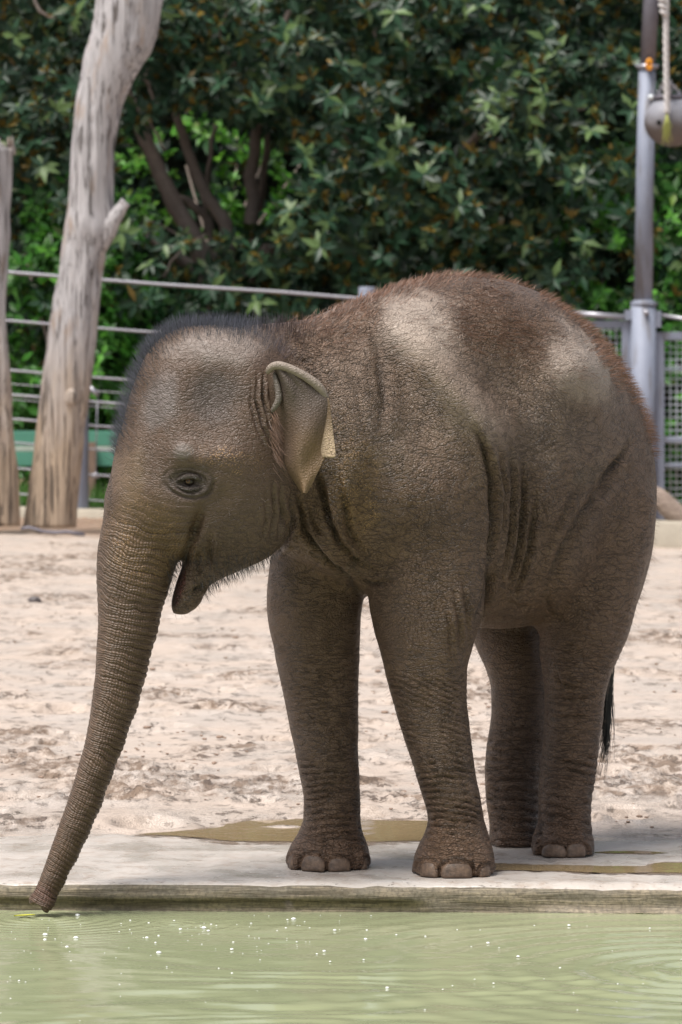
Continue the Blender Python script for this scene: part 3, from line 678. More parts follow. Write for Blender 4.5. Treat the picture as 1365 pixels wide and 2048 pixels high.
C = sample(3300, -4.6, 1.2, 38.1, 42.6, 1.9, 6.3, heart); C = np.concatenate([C, sample(900, -4.8, 1.4, 38.4, 43, 6.0, 8.6)])
V, Q, T = rosettes(C, outward(C, (-1.6, 41, 4.0)), rng, cols=MAGC); crown_ob('crown', V, Q, T, GLOSSY, t1)
C = sample(40, -3.6, .9, 37.6, 38.2, 2.4, 5.9, heart, 1.1, -.2); leaf_objs(t1, C, outward(C, (-1.6, 41, 4.0)), rng, 300, (.13, .20), .40, MAGC, GLOSSY, 'mag')

t2 = empty('magnolia_tree', (WX(900, 41), 41, .3)); tag(t2, 'dark evergreen tree with rust-tipped leaf whorls filling the view up to the pole', 'tree', 'evergreen trees behind the fence')
for k, (nm, pts_, a, b) in enumerate([
    ('trunk', [(820, 1010, 41), (830, 700, 41), (850, 480, 41)], .28, .20), ('limb', [(850, 500, 41), (900, 350, 40.4), (945, 285, 39.6), (1010, 215, 39), (1075, 150, 38.6)], .12, .05),
    ('limb', [(860, 480, 41), (925, 330, 40), (985, 295, 39.4), (1040, 215, 39), (1100, 160, 38.8)], .09, .04), ('limb', [(840, 520, 41), (800, 300, 41), (760, 100, 41), (740, -60, 41)], .14, .07),
    ('branch', [(1075, 270, 39.2), (1110, 235, 39), (1180, 215, 38.8)], .03, .02), ('branch', [(560, 60, 38.8), (580, 20, 38.8), (600, -30, 38.8)], .05, .04)]):
    limb(t2, nm, pts_, a, b, 40+k)
C = sample(3000, .6, 4.7, 38.1, 42.6, 2.0, 6.3); C = np.concatenate([C, sample(800, .4, 4.9, 38.4, 43, 6.0, 8.6)])
V, Q, T = rosettes(C, outward(C, (2.2, 41, 3.8)), rng, cols=MAGC); crown_ob('crown', V, Q, T, GLOSSY, t2)
C = sample(34, .5, 3.0, 37.6, 38.2, 2.6, 5.9, None, 1.1, -.2); leaf_objs(t2, C, outward(C, (2.2, 41, 3.8)), rng, 260, (.13, .20), .40, MAGC, GLOSSY, 'mag')

# bright green shrubs
SHR = [(.030, .115, .014), (.06, .18, .022), (.13, .22, .035)]
def shrub(label, c, r, n, nleaf, key='shr', cols=SHR, L=(.07, .13)):
    o = empty('green_shrub', (c[0], c[1], .3)); tag(o, label, 'shrub', 'bright shrubs behind the fence')
    q = rng.normal(size=(n*3, 3)); q = unit(q)*rng.uniform(.35, 1, (n*3, 1))**.5; p = np.array(c)+q*np.array(r); p = p[(fbm(p*2.0, 2, 33) > -.15) & (p[:, 2] > .35)][:n]
    V, Q, T = rosettes(p, outward(p, c), rng, L, 7, .5, cols, 0.0); crown_ob('foliage', V, Q, T, SOFT, o)
    for k in range(4):
        V, Fc = tube([(c[0]+rng.uniform(-.2, .2), c[1], .2), (c[0]+rng.uniform(-.4, .4), c[1], c[2]*.6), (c[0]+rng.uniform(-.7, .7)*r[0], c[1], c[2]+rng.uniform(0, .6)*r[2])], [.04, .03, .012], 7); s_ = mesh_ob('stem', V, Fc, BARK); keep(s_, o)
    pf = p[np.argsort(p[:, 1])[:60]]; pf = pf[rng.permutation(len(pf))[:nleaf//8+1]]-np.array((0, .12, 0))
    leaf_objs(o, pf, outward(pf, c), rng, nleaf, L, .5, cols, SOFT, key)
shrub('bright green leafy shrub behind the two bare trunks', (-2.75, 38.6, 2.05), (.95, .65, 1.75), 950, 160)
shrub('bright green leafy shrub crowding the pole and the mesh gate', (3.1, 39.0, 3.0), (.95, .8, 1.25), 800, 160)
shrub('low green shrub growing behind the mesh gate', (3.0, 38.3, 1.4), (1.3, .7, 1.2), 700, 80)
shrub('low green shrub behind the cables beside the elephant', (-1.6, 38.9, 1.6), (.8, .6, 1.2), 420, 60, 'shr2', [(.012, .045, .016), (.03, .08, .02), (.07, .09, .02)])
shrub('lime green shrub glimpsed between the limbs of the open tree', (-1.5, 44.6, 3.9), (1.5, .6, 1.3), 230, 40, 'shr', [(.06, .19, .02), (.11, .26, .03), (.18, .28, .04)])

# dense hedge closing the view
hg = empty('tall_hedge', (0, 47, .3)); tag(hg, 'dense dark hedge closing the view far behind the trees', 'hedge')
hx = np.linspace(-14, 14, 160); hz = np.linspace(-.5, 9.5, 70); X_, Z_ = np.meshgrid(hx, hz); p = np.stack([X_.ravel(), np.full(X_.size, 47.5), Z_.ravel()], 1); p[:, 1] += .8*fbm(p*.9, 3, 13)
idx = np.arange(len(p)).reshape(70, 160); Q = np.stack([idx[:-1, :-1], idx[:-1, 1:], idx[1:, 1:], idx[1:, :-1]], -1).reshape(-1, 4)
o = mesh_ob('inner_growth', p, Q, simple('hedge_inside', (.018, .032, .018), .8, var=.5, scale=4)); keep(o, hg)
C = rng.uniform((-7, 45.4, .3), (7, 47, 9.2), (2300, 3)); V, Q, T = rosettes(C, outward(C, (0, 50, 3)), rng, (.2, .32), 8, .4, [(.012, .040, .020), (.025, .07, .025), (.06, .10, .03)], 0); crown_ob('foliage', V, Q, T, GLOSSY, hg)

# grass below the trees
n = 9000; gp = np.stack([rng.uniform(-5, 5, n), rng.uniform(36.4, 38.6, n), np.zeros(n)], 1); gp[:, 2] = terrain(gp[:, 0], gp[:, 1])
V, Q = leaves(gp, np.array((0, 0, 1))+rng.normal(size=(n, 3))*.3, rng.normal(size=(n, 3))+np.array((0, -1, 0)), rng.uniform(.12, .34, n), np.full(n, .014), .2, .1)
o = mesh_ob('grass', V, Q, SOFT); vattr(o, 'tint', np.repeat(np.array((.05, .13, .02))*rng.uniform(.5, 1.5, n)[:, None], 3*NL, 0)); tag(o, 'rough green grass along the foot of the trees behind the fence', 'grass', kind='stuff')
# ================================================================ the elephant: one implicit body, then meshed
GH = 0.0105
G0 = np.array((-1.0, 11.22, -0.10), np.float32); G1 = np.array((1.16, 13.36, 1.97), np.float32)
GN = np.ceil((G1-G0)/GH).astype(int)+1
gx, gy, gz = [(G0[i]+GH*np.arange(GN[i])).astype(np.float32) for i in range(3)]

def field(bounds, fn):
    """evaluate fn(x,y,z) on the sub-grid of bounds; returns slices and values"""
    sl = []
    for i, (a, b) in enumerate(bounds):
        i0 = max(0, int((a-G0[i])/GH)); i1 = min(GN[i], int((b-G0[i])/GH)+2); sl.append(slice(i0, i1))
    x = gx[sl[0]][:, None, None]; y = gy[sl[1]][None, :, None]; z = gz[sl[2]][None, None, :]
    return tuple(sl), np.broadcast_to(fn(x, y, z), (x.size, y.size, z.size)).astype(np.float32)

def smin(a, b, k):
    h = np.clip(0.5+0.5*(b-a)/k, 0, 1); return b+(a-b)*h-k*h*(1-h)

def new_field(): return np.full(tuple(GN), 0.6, np.float32)
def union(D, prim, k):
    sl, v = prim; D[sl] = smin(D[sl], v, k)

def zstack(rows, Yt, pw=2.0, pad=0.12):
    """horizontal slices: rows of (photo row, left col, right col, half depth); Yt = depth (or (top, bottom) depth)"""
    Ya, Yb = Yt if isinstance(Yt, tuple) else (Yt, Yt)
    r0, r1 = rows[0][0], rows[-1][0]
    zs, xl, xr, yc, hy = [], [], [], [], []
    for py, l, r, h in rows:
        Y = Ya+(Yb-Ya)*(py-r0)/(r1-r0)
        zs.append(WZ(py, Y)); xl.append(WX(l, Y)); xr.append(WX(r, Y)); yc.append(Y); hy.append(h)
    T = [hermite(zs, a) for a in (xl, xr, yc, hy)]
    zlo, zhi = min(zs), max(zs)
    def fn(x, y, z):
        zc = np.clip(z, zlo, zhi)
        L, R, C, H = [np.interp(zc, *t).astype(np.float32) for t in T]
        cx = (L+R)/2; rx = np.maximum((R-L)/2, 0.004)
        sl_ = np.gradient(((T[0][1]+T[1][1])/2), T[0][0]); co = 1/np.sqrt(1+np.interp(zc, T[0][0], sl_)**2)
        dx = x-cx; dy = y-C
        k0 = (np.abs(dx/rx)**pw+np.abs(dy/H)**pw)**(1/pw)+1e-5
        d = np.sqrt(dx*dx+dy*dy)*(1-1/k0)*co
        d = np.maximum(d, -np.minimum(rx, H))
        oz = np.maximum(np.maximum(zlo-z, z-zhi), 0)
        return np.where(oz > 0, np.sqrt(np.maximum(d, 0)**2+oz**2), np.maximum(d, np.maximum(zlo-z, z-zhi)))
    b = [(min(xl)-pad, max(xr)+pad), (min(yc)-max(hy)-pad, max(yc)+max(hy)+pad), (zlo-pad, zhi+pad)]
    return field(b, fn)

def hloft(P0, P1, rows, pw=2.2, pad=0.15):
    """vertical slices along a level axis P0->P1: rows of (metres along, top z, bottom z, half width)"""
    P0 = np.array(P0); P1 = np.array(P1); d = P1-P0; Ln = np.linalg.norm(d); d = d/Ln; s = np.array((-d[1], d[0]))
    R = np.array(rows, float); T = [hermite(R[:, 0], R[:, i]) for i in (1, 2, 3)]
    t0, t1 = R[:, 0].min(), R[:, 0].max()
    def fn(x, y, z):
        t = (x-P0[0])*d[0]+(y-P0[1])*d[1]; v = (x-P0[0])*s[0]+(y-P0[1])*s[1]
        tc = np.clip(t, t0, t1)
        zt, zb, w = [np.interp(tc, *q).astype(np.float32) for q in T]
        zc = zb+(zt-zb)*0.52; dz = z-zc; rz = np.where(dz > 0, zt-zc, zc-zb)
        k0 = (np.abs(v/w)**pw+np.abs(dz/rz)**pw)**(1/pw)+1e-5
        q = np.sqrt(v*v+dz*dz)*(1-1/k0)
        q = np.maximum(q, -np.minimum(w, rz))
        o = np.maximum(t0-t, t-t1)
        return np.where(o > 0, np.sqrt(np.maximum(q, 0)**2+o**2), np.maximum(q, o))
    ends = np.array([P0+d*t0, P0+d*t1]); wm = R[:, 3].max()+pad
    b = [(ends[:, 0].min()-wm, ends[:, 0].max()+wm), (ends[:, 1].min()-wm, ends[:, 1].max()+wm), (R[:, 2].min()-pad, R[:, 1].max()+pad)]
    return field(b, fn)

def ellip(c, r, rotz=0.0, roty=0.0, pad=0.12):
    M = np.array((Matrix.Rotation(rotz, 3, 'Z') @ Matrix.Rotation(roty, 3, 'Y')).transposed())
    def fn(x, y, z):
        dx, dy, dz = x-c[0], y-c[1], z-c[2]
        a, b_, e = [M[i][0]*dx+M[i][1]*dy+M[i][2]*dz for i in range(3)]
        k0 = np.sqrt((a/r[0])**2+(b_/r[1])**2+(e/r[2])**2)+1e-5
        return np.sqrt(a*a+b_*b_+e*e)*(1-1/k0)
    m = max(r)+pad
    return field([(c[i]-m, c[i]+m) for i in range(3)], fn)

def dent(D, px, py, Y, amp, sx, sy, sz, rot=0.0):
    """push the surface out (amp>0) or in (amp<0) around a point; sx, sz in the picture's plane turned by rot, sy in depth"""
    c = W(px, py, Y); ca, sa = math.cos(rot), math.sin(rot)
    def fn(x, y, z):
        dx, dz = x-c[0], z-c[2]; u = dx*ca+dz*sa; w_ = -dx*sa+dz*ca
        return amp*np.exp(-0.5*((u/sx)**2+((y-c[1])/sy)**2+(w_/sz)**2))
    m = 3*max(sx, sz); sl, v = field([(c[0]-m, c[0]+m), (c[1]-3*sy, c[1]+3*sy), (c[2]-m, c[2]+m)], fn)
    D[sl] -= v

# body axis: the animal stands turned about fifty degrees towards the pool
EO = np.array((0.405, 12.29)); FW = np.array((-0.643, -0.766)); SW = np.array((0.766, -0.643))
def BP(t, v, z): return np.array((EO[0]+FW[0]*t+SW[0]*v, EO[1]+FW[1]*t+SW[1]*v, z))

body = new_field()
union(body, hloft(EO, EO-FW, [   # metres towards the tail
    (-0.72, 1.60, 1.20, 0.14), (-0.60, 1.745, 1.00, 0.255), (-0.40, 1.825, 0.885, 0.335), (-0.20, 1.885, 0.815, 0.385), (-0.08, 1.905, 0.785, 0.405),
    (0.05, 1.905, 0.755, 0.41), (0.20, 1.885, 0.745, 0.405), (0.40, 1.805, 0.78, 0.37), (0.55, 1.715, 0.86, 0.32), (0.68, 1.60, 0.97, 0.25),
    (0.78, 1.48, 1.10, 0.165), (0.84, 1.38, 1.20, 0.08)], 2.15), 0.05)
hA = np.array((WX(425, 11.60), 11.60)); hB = BP(0.30, 0, 0)[:2]; hL = np.linalg.norm(hB-hA)
union(body, hloft(hA, hB, [(0.0, 1.72, 1.20, 0.13), (0.25*hL, 1.738, 1.10, 0.19), (0.45*hL, 1.752, 1.00, 0.255), (0.7*hL, 1.79, 0.93, 0.31), (hL, 1.83, 0.90, 0.33)], 2.1), 0.09)

# haunch and shoulder masses
union(body, ellip(BP(-0.49, 0.17, 1.13), (0.225, 0.185, 0.38), rotz=math.radians(50)), 0.10)
union(body, ellip(BP(-0.49, -0.17, 1.13), (0.225, 0.185, 0.38), rotz=math.radians(50)), 0.10)
union(body, ellip(BP(0.33, 0.20, 1.27), (0.215, 0.165, 0.40), rotz=math.radians(50)), 0.07)

hind = new_field()
union(hind, zstack([(1000, 1130, 1300, .10), (1080, 1108, 1298, .15), (1150, 1092, 1288, .17), (1200, 1084, 1277, .17), (1250, 1079, 1264, .165), (1300, 1080, 1245, .155),
    (1350, 1086, 1222, .14), (1400, 1089, 1210, .12), (1450, 1088, 1205, .112), (1500, 1085, 1198, .108), (1550, 1078, 1193, .106), (1600, 1078, 1185, .104),
    (1640, 1077, 1183, .106), (1665, 1070, 1186, .115), (1690, 1065, 1189, .125), (1706, 1064, 1189, .128), (1722, 1070, 1186, .122)], (12.50, 12.45), 2.15), 0.02)
union(hind, zstack([(1120, 925, 1090, .10), (1200, 928, 1095, .15), (1260, 940, 1098, .16), (1300, 955, 1100, .155), (1340, 973, 1102, .14), (1380, 983, 1100, .125), (1420, 984, 1098, .115),
    (1450, 981, 1097, .11), (1500, 973, 1092, .105), (1550, 970, 1086, .104), (1600, 972, 1080, .104), (1640, 978, 1080, .106), (1660, 980, 1083, .115),
    (1680, 979, 1086, .12), (1690, 979, 1086, .12), (1703, 984, 1082, .115)], (12.78, 12.70), 2.15), 0.02)
union(body, (tuple(slice(0, n) for n in GN), hind), 0.055); del hind
# far front leg
union(body, zstack([(1020, 560, 720, .10), (1090, 545, 735, .15), (1150, 537, 732, .16), (1200, 534, 727, .155), (1250, 538, 722, .15), (1300, 548, 720, .14), (1350, 559, 718, .13), (1400, 570, 717, .122),
    (1450, 580, 717, .115), (1500, 590, 717, .108), (1550, 600, 720, .104), (1600, 607, 722, .102), (1635, 607, 722, .103), (1660, 599, 725, .112),
    (1690, 583, 735, .128), (1715, 574, 740, .135), (1735, 573, 741, .135), (1748, 580, 736, .128)], (12.08, 12.09), 2.15), 0.045)
# near front leg: its rear edge overhangs the flank
union(body, zstack([(860, 790, 930, .08), (930, 735, 972, .15), (1000, 712, 984, .175), (1060, 712, 985, .18), (1120, 722, 983, .18), (1170, 732, 978, .175), (1220, 741, 968, .165), (1260, 749, 957, .155),
    (1300, 760, 944, .145), (1350, 772, 935, .132), (1400, 785, 935, .125), (1450, 800, 940, .118), (1500, 815, 946, .112), (1550, 832, 952, .107), (1600, 848, 962, .104),
    (1640, 856, 970, .104), (1665, 850, 977, .112), (1690, 838, 984, .127), (1720, 828, 989, .136), (1744, 826, 990, .137), (1762, 834, 985, .13)], (11.90, 11.93), 2.15), 0.035)

head = new_field()
HYc = 11.60
union(head, zstack([(652, 375, 440, .03), (658, 352, 480, .07), (670, 330, 515, .11), (690, 306, 550, .15), (720, 287, 575, .185), (760, 271, 590, .205), (800, 258, 598, .215), (850, 247, 602, .22), (900, 236, 600, .222),
    (950, 229, 596, .22), (1000, 218, 588, .205), (1040, 235, 580, .18), (1080, 290, 568, .145), (1110, 350, 540, .10), (1128, 400, 500, .05)], HYc, 2.1), 0.02)
union(head, zstack([(840, 270, 350, .04), (880, 242, 375, .10), (930, 232, 390, .125), (1000, 215, 391, .133), (1050, 205, 379, .13), (1100, 196, 365, .123), (1150, 193, 347, .116), (1200, 194, 331, .107), (1250, 196, 319, .099),
    (1300, 193, 306, .091), (1350, 190, 294, .085), (1400, 184, 281, .079), (1450, 177, 263, .072), (1500, 166, 246, .066), (1550, 152, 226, .062), (1600, 135, 208, .058), (1650, 118, 188, .055),
    (1700, 100, 165, .052), (1750, 82, 139, .047), (1790, 65, 119, .044), (1806, 59, 112, .042)], HYc, 2.1), 0.045)
union(head, ellip(W(94, 1810, HYc-.02), (.020, .030, .026)), 0.02)
union(head, ellip(W(66, 1800, HYc), (.014, .034, .016)), 0.015)
jaw = zstack([(1010, 410, 572, .12), (1060, 388, 576, .125), (1090, 374, 566, .115), (1110, 367, 545, .105), (1128, 364, 510, .095), (1145, 359, 470, .086), (1160, 355, 436, .076), (1178, 350, 414, .066), (1198, 345, 406, .056),
    (1214, 343, 396, .043), (1229, 348, 374, .024)], HYc, 2.1)
union(head, jaw, 0.012)
dent(head, 430, 790, HYc-.20, -.042, .070, .12, .085)        # temple hollow
dent(head, 366, 905, HYc-.20, .024, .024, .06, .022)
dent(head, 430, 912, HYc-.20, .014, .05, .06, .022)
dent(head, 440, 1005, HYc-.20, -.012, .03, .06, .04)         # brow
dent(head, 378, 962, HYc-.20, -.018, .036, .06, .024)        # eye socket
dent(head, 480, 925, HYc-.20, .010, .05, .08, .04)           # cheek bone
dent(head, 520, 1030, HYc-.18, .012, .06, .08, .07)
dent(head, 395, 1045, HYc-.15, -.026, .014, .07, .045, rot=math.radians(-18))   # corner of the mouth
dent(head, 305, 840, HYc-.15, -.014, .03, .08, .08)
dent(head, 278, 905, HYc-.13, .010, .02, .06, .07, rot=math.radians(-8))
union(body, (tuple(slice(0, n) for n in GN), head), 0.035); del head

# larger forms of the trunk
dent(body, 845, 670, 11.86, .016, .10, .15, .07)
dent(body, 925, 795, 11.80, .050, .042, .2, .17, rot=math.radians(42))
dent(body, 1085, 690, 12.1, -.018, .07, .2, .05, rot=math.radians(-35))
dent(body, 835, 845, 11.65, -.034, .055, .15, .10, rot=math.radians(25))
dent(body, 785, 735, 11.75, -.044, .05, .2, .10, rot=math.radians(35))
dent(body, 900, 770, 11.80, .018, .05, .2, .20, rot=math.radians(28))
dent(body, 1015, 775, 11.9, -.036, .075, .2, .08)
dent(body, 1150, 742, 12.15, .060, .085, .2, .07, rot=math.radians(-35))
dent(body, 1045, 1000, 11.95, -.045, .055, .2, .20, rot=math.radians(-6))
dent(body, 1160, 1180, 12.2, .022, .06, .2, .12)
dent(body, 860, 1010, 11.62, .028, .07, .15, .12)
dent(body, 1210, 960, 12.15, -.020, .03, .2, .06, rot=math.radians(-35))
dent(body, 640, 1030, 11.60, -.030, .03, .15, .10, rot=math.radians(-15))
dent(body, 690, 980, 11.60, .020, .04, .15, .12, rot=math.radians(-12))
dent(body, 600, 1000, 11.60, .014, .02, .12, .08)
dent(body, 655, 1100, 11.62, .020, .06, .12, .04, rot=math.radians(-30))
dent(body, 890, 1530, 11.83, .010, .04, .08, .05)
dent(body, 655, 1520, 12.0, .008, .04, .08, .05)
dent(body, 915, 1230, 11.75, .012, .03, .1, .06)
dent(body, 1140, 1340, 12.34, .014, .03, .08, .035)          # stifle

TOES = [  # photo column, row, half width, half height, depth of the foot's centre, foot radius, foot column
    (584, 1727, 9, 17, 12.09, .13, 657), (625, 1727, 25, 18, 12.09, .135, 657), (680, 1730, 23, 16, 12.09, .135, 657), (730, 1728, 9, 14, 12.09, .13, 657),
    (855, 1738, 22, 18, 11.93, .135, 908), (914, 1739, 31, 18, 11.93, .137, 908), (973, 1741, 16, 13, 11.93, .135, 908),
    (1070, 1698, 6, 12, 12.45, .12, 1127), (1107, 1703, 26, 14, 12.45, .125, 1127), (1154, 1700, 21, 15, 12.45, .125, 1127), (998, 1689, 15, 8, 12.70, .12, 1032)]
for (tx, ty, tw, th, tY, tr, tc) in TOES:
    dent(body, tx, ty-8, tY-tr*.8, .011, tw*.0016*.75, .08, .030)
for (tx, ty, tY) in ((604, 1722, 12.0), (653, 1722, 11.97), (708, 1724, 12.0), (883, 1735, 11.81), (949, 1738, 11.82), (1084, 1698, 12.36), (1135, 1696, 12.34)):
    dent(body, tx, ty, tY, -.010, .006, .07, .03)
body[:, :, gz < 0.0] = np.maximum(body[:, :, gz < 0.0], np.where((gx > -0.6)[:, None, None], 0.02, -1))
dz0 = np.where((gx > -0.6)[:, None, None], -gz[None, None, :], -1.0).astype(np.float32)
body = np.maximum(body, dz0)                                 # flat soles on the kerb

def surface_nets(D):
    s = D < 0; nx, ny, nz = D.shape
    c = s[:-1, :-1, :-1].astype(np.int8)
    for dx, dy, dz in ((1,0,0),(0,1,0),(0,0,1),(1,1,0),(1,0,1),(0,1,1),(1,1,1)):
        c = c+s[dx:nx-1+dx, dy:ny-1+dy, dz:nz-1+dz]
    act = (c > 0) & (c < 8); idx = np.argwhere(act)
    vid = np.full(act.shape, -1, np.int32); vid[act] = np.arange(len(idx))
    cor = np.array([(i, j, k) for i in (0,1) for j in (0,1) for k in (0,1)])
    val = np.stack([D[idx[:,0]+o[0], idx[:,1]+o[1], idx[:,2]+o[2]] for o in cor], 1)
    acc = np.zeros((len(idx), 3)); cnt = np.zeros(len(idx))
    for a in range(8):
        for b in range(a+1, 8):
            if np.abs(cor[a]-cor[b]).sum() != 1: continue
            va, vb = val[:, a], val[:, b]; m = (va < 0) != (vb < 0)
            t = np.where(m, va/np.where(m, va-vb, 1), 0)
            acc += np.where(m[:, None], cor[a]+t[:, None]*(cor[b]-cor[a]), 0); cnt += m
    V = G0+(idx+acc/cnt[:, None])*GH
    Q = []
    for ax in range(3):
        u, w = (ax+1) % 3, (ax+2) % 3
        lo = [slice(1, -1)]*3; hi = [slice(1, -1)]*3; lo[ax] = slice(0, -1); hi[ax] = slice(1, None)
        ch = s[tuple(lo)] != s[tuple(hi)]; e = np.argwhere(ch); e[:, u] += 1; e[:, w] += 1
        ins = s[e[:,0], e[:,1], e[:,2]]
        q = []
        for a, b in ((0,0),(1,0),(1,1),(0,1)):
            g = e.copy(); g[:, u] -= a; g[:, w] -= b; q.append(vid[g[:,0], g[:,1], g[:,2]])
        q = np.stack(q, 1); q[~ins] = q[~ins][:, ::-1]; Q.append(q)
    return V.astype(np.float32), np.concatenate(Q)

BV, BQ = surface_nets(body)

elephant = empty('elephant', (EO[0], EO[1], 0.0))
tag(elephant, 'young grey-brown elephant reaching its trunk down to the green pool water', 'elephant')
tmp = mesh_ob('tmp', BV, BQ)
md = tmp.modifiers.new('s', 'SUBSURF'); md.levels = 1; md.render_levels = 1
dg = bpy.context.evaluated_depsgraph_get()
bme = bpy.data.meshes.new_from_object(tmp.evaluated_get(dg)); bpy.data.objects.remove(tmp)
bme.name = 'body'
bo = bpy.data.objects.new('body', bme); COL.objects.link(bo)
# ---------------------------------------------------------------- folds, wrinkles and colours of the skin
nb = len(bme.vertices)
BV = np.empty(nb*3, np.float32); bme.vertices.foreach_get('co', BV); BV = BV.reshape(-1, 3).astype(np.float64)
def normals(me):
    a = np.empty(len(me.vertices)*3, np.float32); me.vertex_normals.foreach_get('vector', a); return a.reshape(-1, 3)
BN = normals(bme)
FR_Y = 11.75                                     # folds are laid out on the animal's left flank at this scale
def to_uv(p): return CX+p[:, 0]*F/p[:, 1], HY+(CH-p[:, 2])*F/p[:, 1]
PU, PV = to_uv(BV)
near = sstep(0.15, -0.25, BN[:, 1])              # surfaces of the left flank and the front
NOI = fbm(BV*9, 3, 3); NOI2 = fbm(BV*22, 3, 9)

def seg_dist(pts, wob=3.0):
    pts = np.array(pts, float); u = PU+NOI2*wob; v = PV+NOI*wob
    best = np.full(nb, 1e9); sgn = np.zeros(nb); par = np.zeros(nb); n = len(pts)-1
    for i in range(n):
        a, b = pts[i], pts[i+1]; d = b-a; L2 = d@d
        t = np.clip(((u-a[0])*d[0]+(v-a[1])*d[1])/L2, 0, 1)
        ex, ey = u-a[0]-t*d[0], v-a[1]-t*d[1]; q = np.hypot(ex, ey); m = q < best
        best[m] = q[m]; sgn[m] = (ex*d[1]-ey*d[0])[m]; par[m] = ((i+t)/n)[m]
    return best, np.sign(sgn), par

DSP = np.zeros(nb)
def crease(pts, depth, w, lip=0.5, ymax=99, wob=3.0):
    global DSP
    d, s, t = seg_dist(pts, wob); f = np.sin(np.pi*np.clip(t*0.94+0.03, 0, 1))**1.1*near*(BV[:, 1] < ymax)
    DSP += f*(-depth*np.exp(-(d/w)**2)+lip*depth*np.exp(-((d-2.2*w)/(1.3*w))**2)*(s > 0)+0.25*lip*depth*np.exp(-((d-2.0*w)/(1.3*w))**2)*(s < 0))

for pts, dep, w in [
    ([(950,855),(972,905),(984,960),(987,1030),(983,1110),(972,1190),(945,1262)], .022, 6),
    ([(1000,905),(1006,980),(1003,1060),(990,1150)], .013, 5), ([(1022,880),(1026,980),(1018,1080),(1000,1165)], .011, 5),
    ([(1047,915),(1046,1020),(1036,1110),(1014,1190)], .010, 5), ([(1075,980),(1064,1080),(1042,1160),(1020,1205)], .008, 5),
    ([(1240,925),(1195,985),(1152,1045),(1122,1105),(1098,1165),(1084,1230)], .009, 11), ([(1180,940),(1135,1020),(1100,1090),(1070,1170)], .006, 9),
    ([(1265,880),(1230,930),(1200,965)], .008, 6), ([(592,950),(600,1010),(612,1065),(640,1105),(690,1150),(735,1205)], .016, 6),
    ([(632,925),(646,990),(660,1050),(688,1105)], .014, 6), ([(668,940),(690,1010),(700,1070),(740,1120)], .008, 6),
    ([(600,1090),(640,1120),(690,1132),(735,1110)], .008, 4), ([(612,985),(622,1040),(645,1080)], .008, 4),
    ([(586,955),(585,1040),(572,1084),(542,1112)], .012, 5),
    ([(516,742),(512,800),(525,852),(548,895)], .007, 3), ([(527,745),(526,800),(538,845)], .007, 3), ([(505,752),(503,812),(518,862),(535,900)], .005, 3),
    ([(545,955),(549,1030),(540,1082)], .005, 3), ([(560,960),(566,1030),(556,1076)], .005, 3), ([(530,975),(532,1040),(522,1085)], .003, 3),
    ([(404,1022),(388,1070),(368,1120),(352,1150)], .008, 8), ([(425,1060),(420,1110),(415,1150)], .005, 4), ([(400,1090),(396,1130),(404,1165)], .004, 3),
    ([(415,1168),(395,1178),(385,1190)], .008, 4),
    ([(700,720),(720,800),(735,880)], .004, 7), ([(560,1000),(575,1060),(590,1100)], .006, 4), ([(640,1000),(668,1070),(712,1120),(760,1150)], .008, 5), ([(700,1150),(740,1170),(790,1165)], .006, 5), ([(1085,1180),(1110,1230),(1150,1255)], .004, 5), ([(1000,1195),(1040,1215),(1080,1212)], .005, 5), ([(990,1225),(1035,1238),(1075,1232)], .004, 5), ([(740,640),(760,720),(770,800),(760,880)], .007, 10), ([(560,690),(600,720),(640,735)], .004, 5),
    ([(880,1170),(900,1250),(905,1330)], .0035, 4), ([(905,1160),(920,1240),(922,1310)], .004, 4), ([(925,1150),(936,1230),(935,1300)], .0045, 4),
    ([(1105,1330),(1120,1368),(1150,1376),(1178,1350)], .0045, 4), ([(1100,1395),(1150,1402),(1195,1385)], .0035, 3), ([(1095,1432),(1140,1436),(1190,1430)], .004, 3), ([(1120,1300),(1140,1290),(1165,1310)], .003, 4)]:
    crease(pts, dep*1.75, w)

# eye: lids and the rings of wrinkles round it
ex, ey = PU-379, PV-963; ca, sa = math.cos(.12), math.sin(.12)
er = np.hypot((ex*ca+ey*sa)/31, (-ex*sa+ey*ca)/(17+np.where(ey > 0, 3, 0)))
ewin = near*(er < 2.6)
er = er+.16*NOI+.10*NOI2; lo_ = .35+.65*sstep(-10, 8, ey)
DSP += ewin*(-.010*np.exp(-(er/.62)**2)-.0035*np.exp(-((er-1.08)/.10)**2)+lo_*(.004*np.exp(-((er-1.28)/.14)**2)-.007*np.exp(-((er-1.6)/.12)**2)))

# trunk: rings across its length
TR = np.array([(300, 980), (285, 1050), (280, 1100), (270, 1150), (262, 1200), (257, 1250), (250, 1300), (232, 1400), (206, 1500), (171, 1600), (133, 1700), (92, 1790), (80, 1820)], float)
td, ts, tt = seg_dist(TR, 0.0)
tl = np.concatenate([[0], np.cumsum(np.hypot(*np.diff(TR, axis=0).T))]); n_ = len(TR)-1
tpx = np.interp(tt, np.arange(n_+1)/n_, tl)                       # pixels along the trunk
tmask = sstep(960, 1100, PV)*(PU < 400)*(td < 115)*sstep(1.0, .985, tt)
tmask *= np.where((PU > 335) & (PV > 1120), 0, 1)
side = ts*td                                                       # + towards the front edge of the trunk
bow = tpx+0.0016*side**2*np.sign(1)-0.10*side
wl_ = np.interp(tpx, [0, 300, 850], [15, 14, 8.5])
ph = np.cumsum(1/np.interp(np.arange(0, 1000), [0, 300, 850], [17, 15, 9.0])); phase = np.interp(bow, np.arange(1000), ph)+NOI*.60+NOI2*.30
ring = 1-np.abs(np.sin(np.pi*phase))**0.55                         # sharp valleys
fs = sstep(-70, 75, side*np.interp(tpx, [0, 800], [.8, 1.6]))
